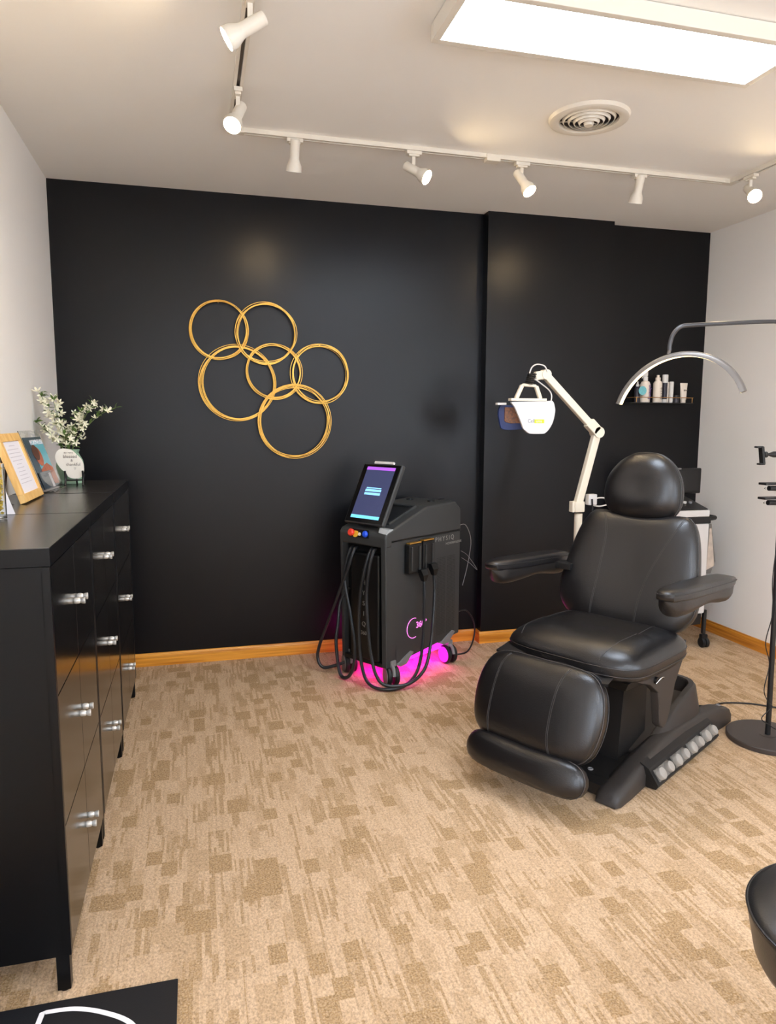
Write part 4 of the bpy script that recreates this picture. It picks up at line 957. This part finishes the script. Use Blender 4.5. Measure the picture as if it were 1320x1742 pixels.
MB().tube([(.012, -.040, .076), (.004, -.02, .108), (0, -.011, .112)], .001, 6).build('tag_string', M_cosm2, b)

# ------------------------------------------------------------------ half-moon floor lamp
lx, ly = 2.452, 2.535
t = thing('arc_floor_lamp', 'black floor lamp with a half-moon LED head over the treatment chair', 'floor lamp', (lx, ly, 0))
def lp(x, y, z): return V((x-lx, y-ly, z))
MB().lathe([(0, 0), (.168, 0), (.172, .003), (.172, .020), (.168, .024), (0, .024)], n=72).build('base', M_darkdisc, t, ang=30)
MB().lathe([(.0, .0245), (.034, .0245), (.034, .027), (.0, .027)], n=40).build('base_ring', M_darkdisc, t)
ptop = V((-.030, 0, 1.60))
MB().tube([(0, 0, .025), (-.018, 0, 1.02)], .0115, 18).build('pole', M_blackmet, t)
MB().tube([(-.018, 0, 1.02), ptop], .0085, 18).build('upper_pole', M_steel, t)
MB().tube([ptop, V((-.030, 0, 1.72)), lp(2.415, 2.54, 1.785), lp(2.370, 2.54, 1.832), lp(2.30, 2.54, 1.836), lp(2.10, 2.545, 1.822), lp(1.96, 2.555, 1.812), lp(1.905, 2.56, 1.804), lp(1.882, 2.575, 1.775), lp(1.876, 2.585, 1.735), lp(1.876, 2.585, 1.712)], .0085, 16, smooth=6).build('curved_arm', M_steel, t)
MB().tube([lp(1.876, 2.585, 1.716), lp(1.876, 2.590, 1.698)], .0072, 14).build('swivel', M_arc, t)
A, B_ = V((1.765, 2.75, 1.497)), V((2.045, 2.36, 1.536)); mid = (A+B_)/2; top = V((1.890, 2.565, 1.690))
hv_ = (B_-A)/2; wn_ = V((-hv_.y, hv_.x, 0)).normalized(); hgt = .170
outer, secs, ls = [], [], []
for i in range(41):
    a = PI*(i/40); dx = -math.cos(a); dz = math.sin(a)
    # flattened arc through A, top, B
    s_ = (dx+1)/2
    xx = -1+2*i/40
    # circle segment
    R_ = (hv_.length**2+hgt**2)/(2*hgt); th0 = math.asin(min(1, hv_.length/R_)) if hgt < hv_.length else PI-math.asin(min(1, hv_.length/R_)); th = th0*xx
    c = mid + hv_.normalized()*(R_*math.sin(th)) + V((0, 0, 1))*(R_*math.cos(th)-(R_-hgt))
    rad = hv_.normalized()*math.sin(th)+V((0, 0, 1))*math.cos(th)
    o = V((lx, ly, 0)); w = .019
    secs.append([c-o+wn_*w-rad*.003, c-o+wn_*w*.95+rad*.010, c-o+wn_*w*.5+rad*.017, c-o-wn_*w*.5+rad*.017, c-o-wn_*w*.95+rad*.010, c-o-wn_*w-rad*.003])
    ls.append([c-o+wn_*w*.86-rad*.0032, c-o+wn_*w*.5-rad*.0038, c-o-wn_*w*.5-rad*.0038, c-o-wn_*w*.86-rad*.0032])
hd_ = MB().loft(secs).build('arc_head', M_arc, t, ang=60)
MB().loft(ls).build('led_strip', M_led, hd_, ang=60)
# holders clipped on the pole
ph = MB().box((-.006, -.012, -.038), (.006, .012, .038), .002, M=frame_mat(lp(2.318, 2.535, 1.282), (1, 0, .16), (0, 1, 0))).build('phone_holder', M_blackmet, t)
for z in (1.318, 1.246): MB().box(lp(2.284+(1.318-z)*.25, 2.525, z-.004), lp(2.316+(1.318-z)*.2, 2.545, z+.004), .002).build('holder_grip', M_blackmet, ph)
MB().lathe([(.008, 0), (.013, .004), (.013, .016), (.006, .020), (0, .020)], org=lp(2.324, 2.535, 1.285), ax=(1, 0, .05), n=18).build('holder_joint', M_blackmet, ph)
MB().lathe([(.003, 0), (.013, .034), (.013, .06), (0, .06)], org=lp(2.342, 2.535, 1.286), ax=(1, 0, 0), n=18).build('holder_arm', M_blackmet, ph)
for z in (1.160, 1.098):
    c = MB().box(lp(2.332, 2.515, z-.004), lp(2.45, 2.56, z+.006), .002).build('clip_tray', M_blackmet, t)
    MB().cyl(lp(2.36, 2.53, z-.018), lp(2.44, 2.53, z-.020), .011, n=14).build('clip_barrel', M_blackmet, c)
    MB().tube([lp(2.338, 2.53, z-.018), lp(2.346, 2.53, z-.012), lp(2.354, 2.53, z-.018), lp(2.346, 2.53, z-.024)], .0022, 6, closed=True).build('clip_ring', M_blackmet, c)
MB().tube([lp(2.400, 2.52, 1.09), lp(2.395, 2.50, .95), lp(2.385, 2.50, .75), lp(2.398, 2.50, .60), lp(2.372, 2.50, .47), lp(2.40, 2.50, .37), lp(2.372, 2.49, .26), lp(2.40, 2.49, .20), lp(2.43, 2.50, .17), lp(2.37, 2.49, .13), lp(2.42, 2.50, .09), lp(2.47, 2.50, .06), lp(2.55, 2.52, .045)], .0022, 6, smooth=8).build('lamp_cable', M_rubber, t)

# ------------------------------------------------------------------ stool
t = thing('round_stool', 'round black vinyl stool seat at the lower right edge', 'stool', (1.203, .965, 0))
MB().lathe([(0, .500), (.10, .499), (.16, .494), (.195, .484), (.207, .477), (.211, .470), (.209, .462), (.205, .44), (.194, .385), (.185, .368), (.16, .362), (0, .362)], n=96).build('seat', M_stool, t, ang=60)
MB().tube([(.210*math.cos(2*PI*i/96), .210*math.sin(2*PI*i/96), .474) for i in range(96)], .0028, 8, closed=True).build('piping', M_stool, t)
MB().cyl((0, 0, .10), (0, 0, .362), .022).build('column', M_chrome, t)
for k in range(5):
    a = 2*PI*k/5+.9; MB().tube([(0, 0, .10), (.10*math.cos(a), .10*math.sin(a), .09), (.20*math.cos(a), .20*math.sin(a), .06)], .012, 10, smooth=4).build('leg', M_chrome, t)
    c = V((.20*math.cos(a), .20*math.sin(a), .025)); MB().cyl(c-V((.015, 0, 0)), c+V((.015, 0, 0)), .025, n=18).build('caster', M_rubber, t)
    MB().cyl(c, c+V((0, 0, .035)), .006, n=8).build('caster_pin', M_chrome, t)

# ------------------------------------------------------------------ black mat with white outlined logo
t = thing('logo_mat', 'flat black mat with a white outlined logo in the lower left corner', 'mat', (-.085, 1.748, 0))
MB().box((-.72+.085+.005, -.62, 0), (0, 0, .008), .002).build('mat_sheet', M_matblk, t)
def flat(pts, w):
    mb = MB(); P = [V((p[0]+.085, p[1]-1.748, .0086)) for p in pts]; n = len(P); A, Bq = [], []
    for i in range(n):
        d = (P[(i+1) % n]-P[i-1]).normalized(); k = V((-d.y, d.x, 0))*w/2; A.append(P[i]+k); Bq.append(P[i]-k)
    for i in range(n):
        j = (i+1) % n; mb.quad([A[i], A[j], Bq[j], Bq[i]])
    return mb
arc = crom([V((-.397, 1.717, 0)), V((-.327, 1.711, 0)), V((-.257, 1.682, 0)), V((-.19, 1.632, 0)), V((-.16, 1.56, 0)), V((-.17, 1.48, 0)), V((-.23, 1.41, 0)), V((-.32, 1.38, 0))], 6)
flat([(p.x, p.y) for p in arc]+[(-.43, 1.38), (-.415, 1.55)], .013).build('white_outline', M_white2, t, smooth=False)
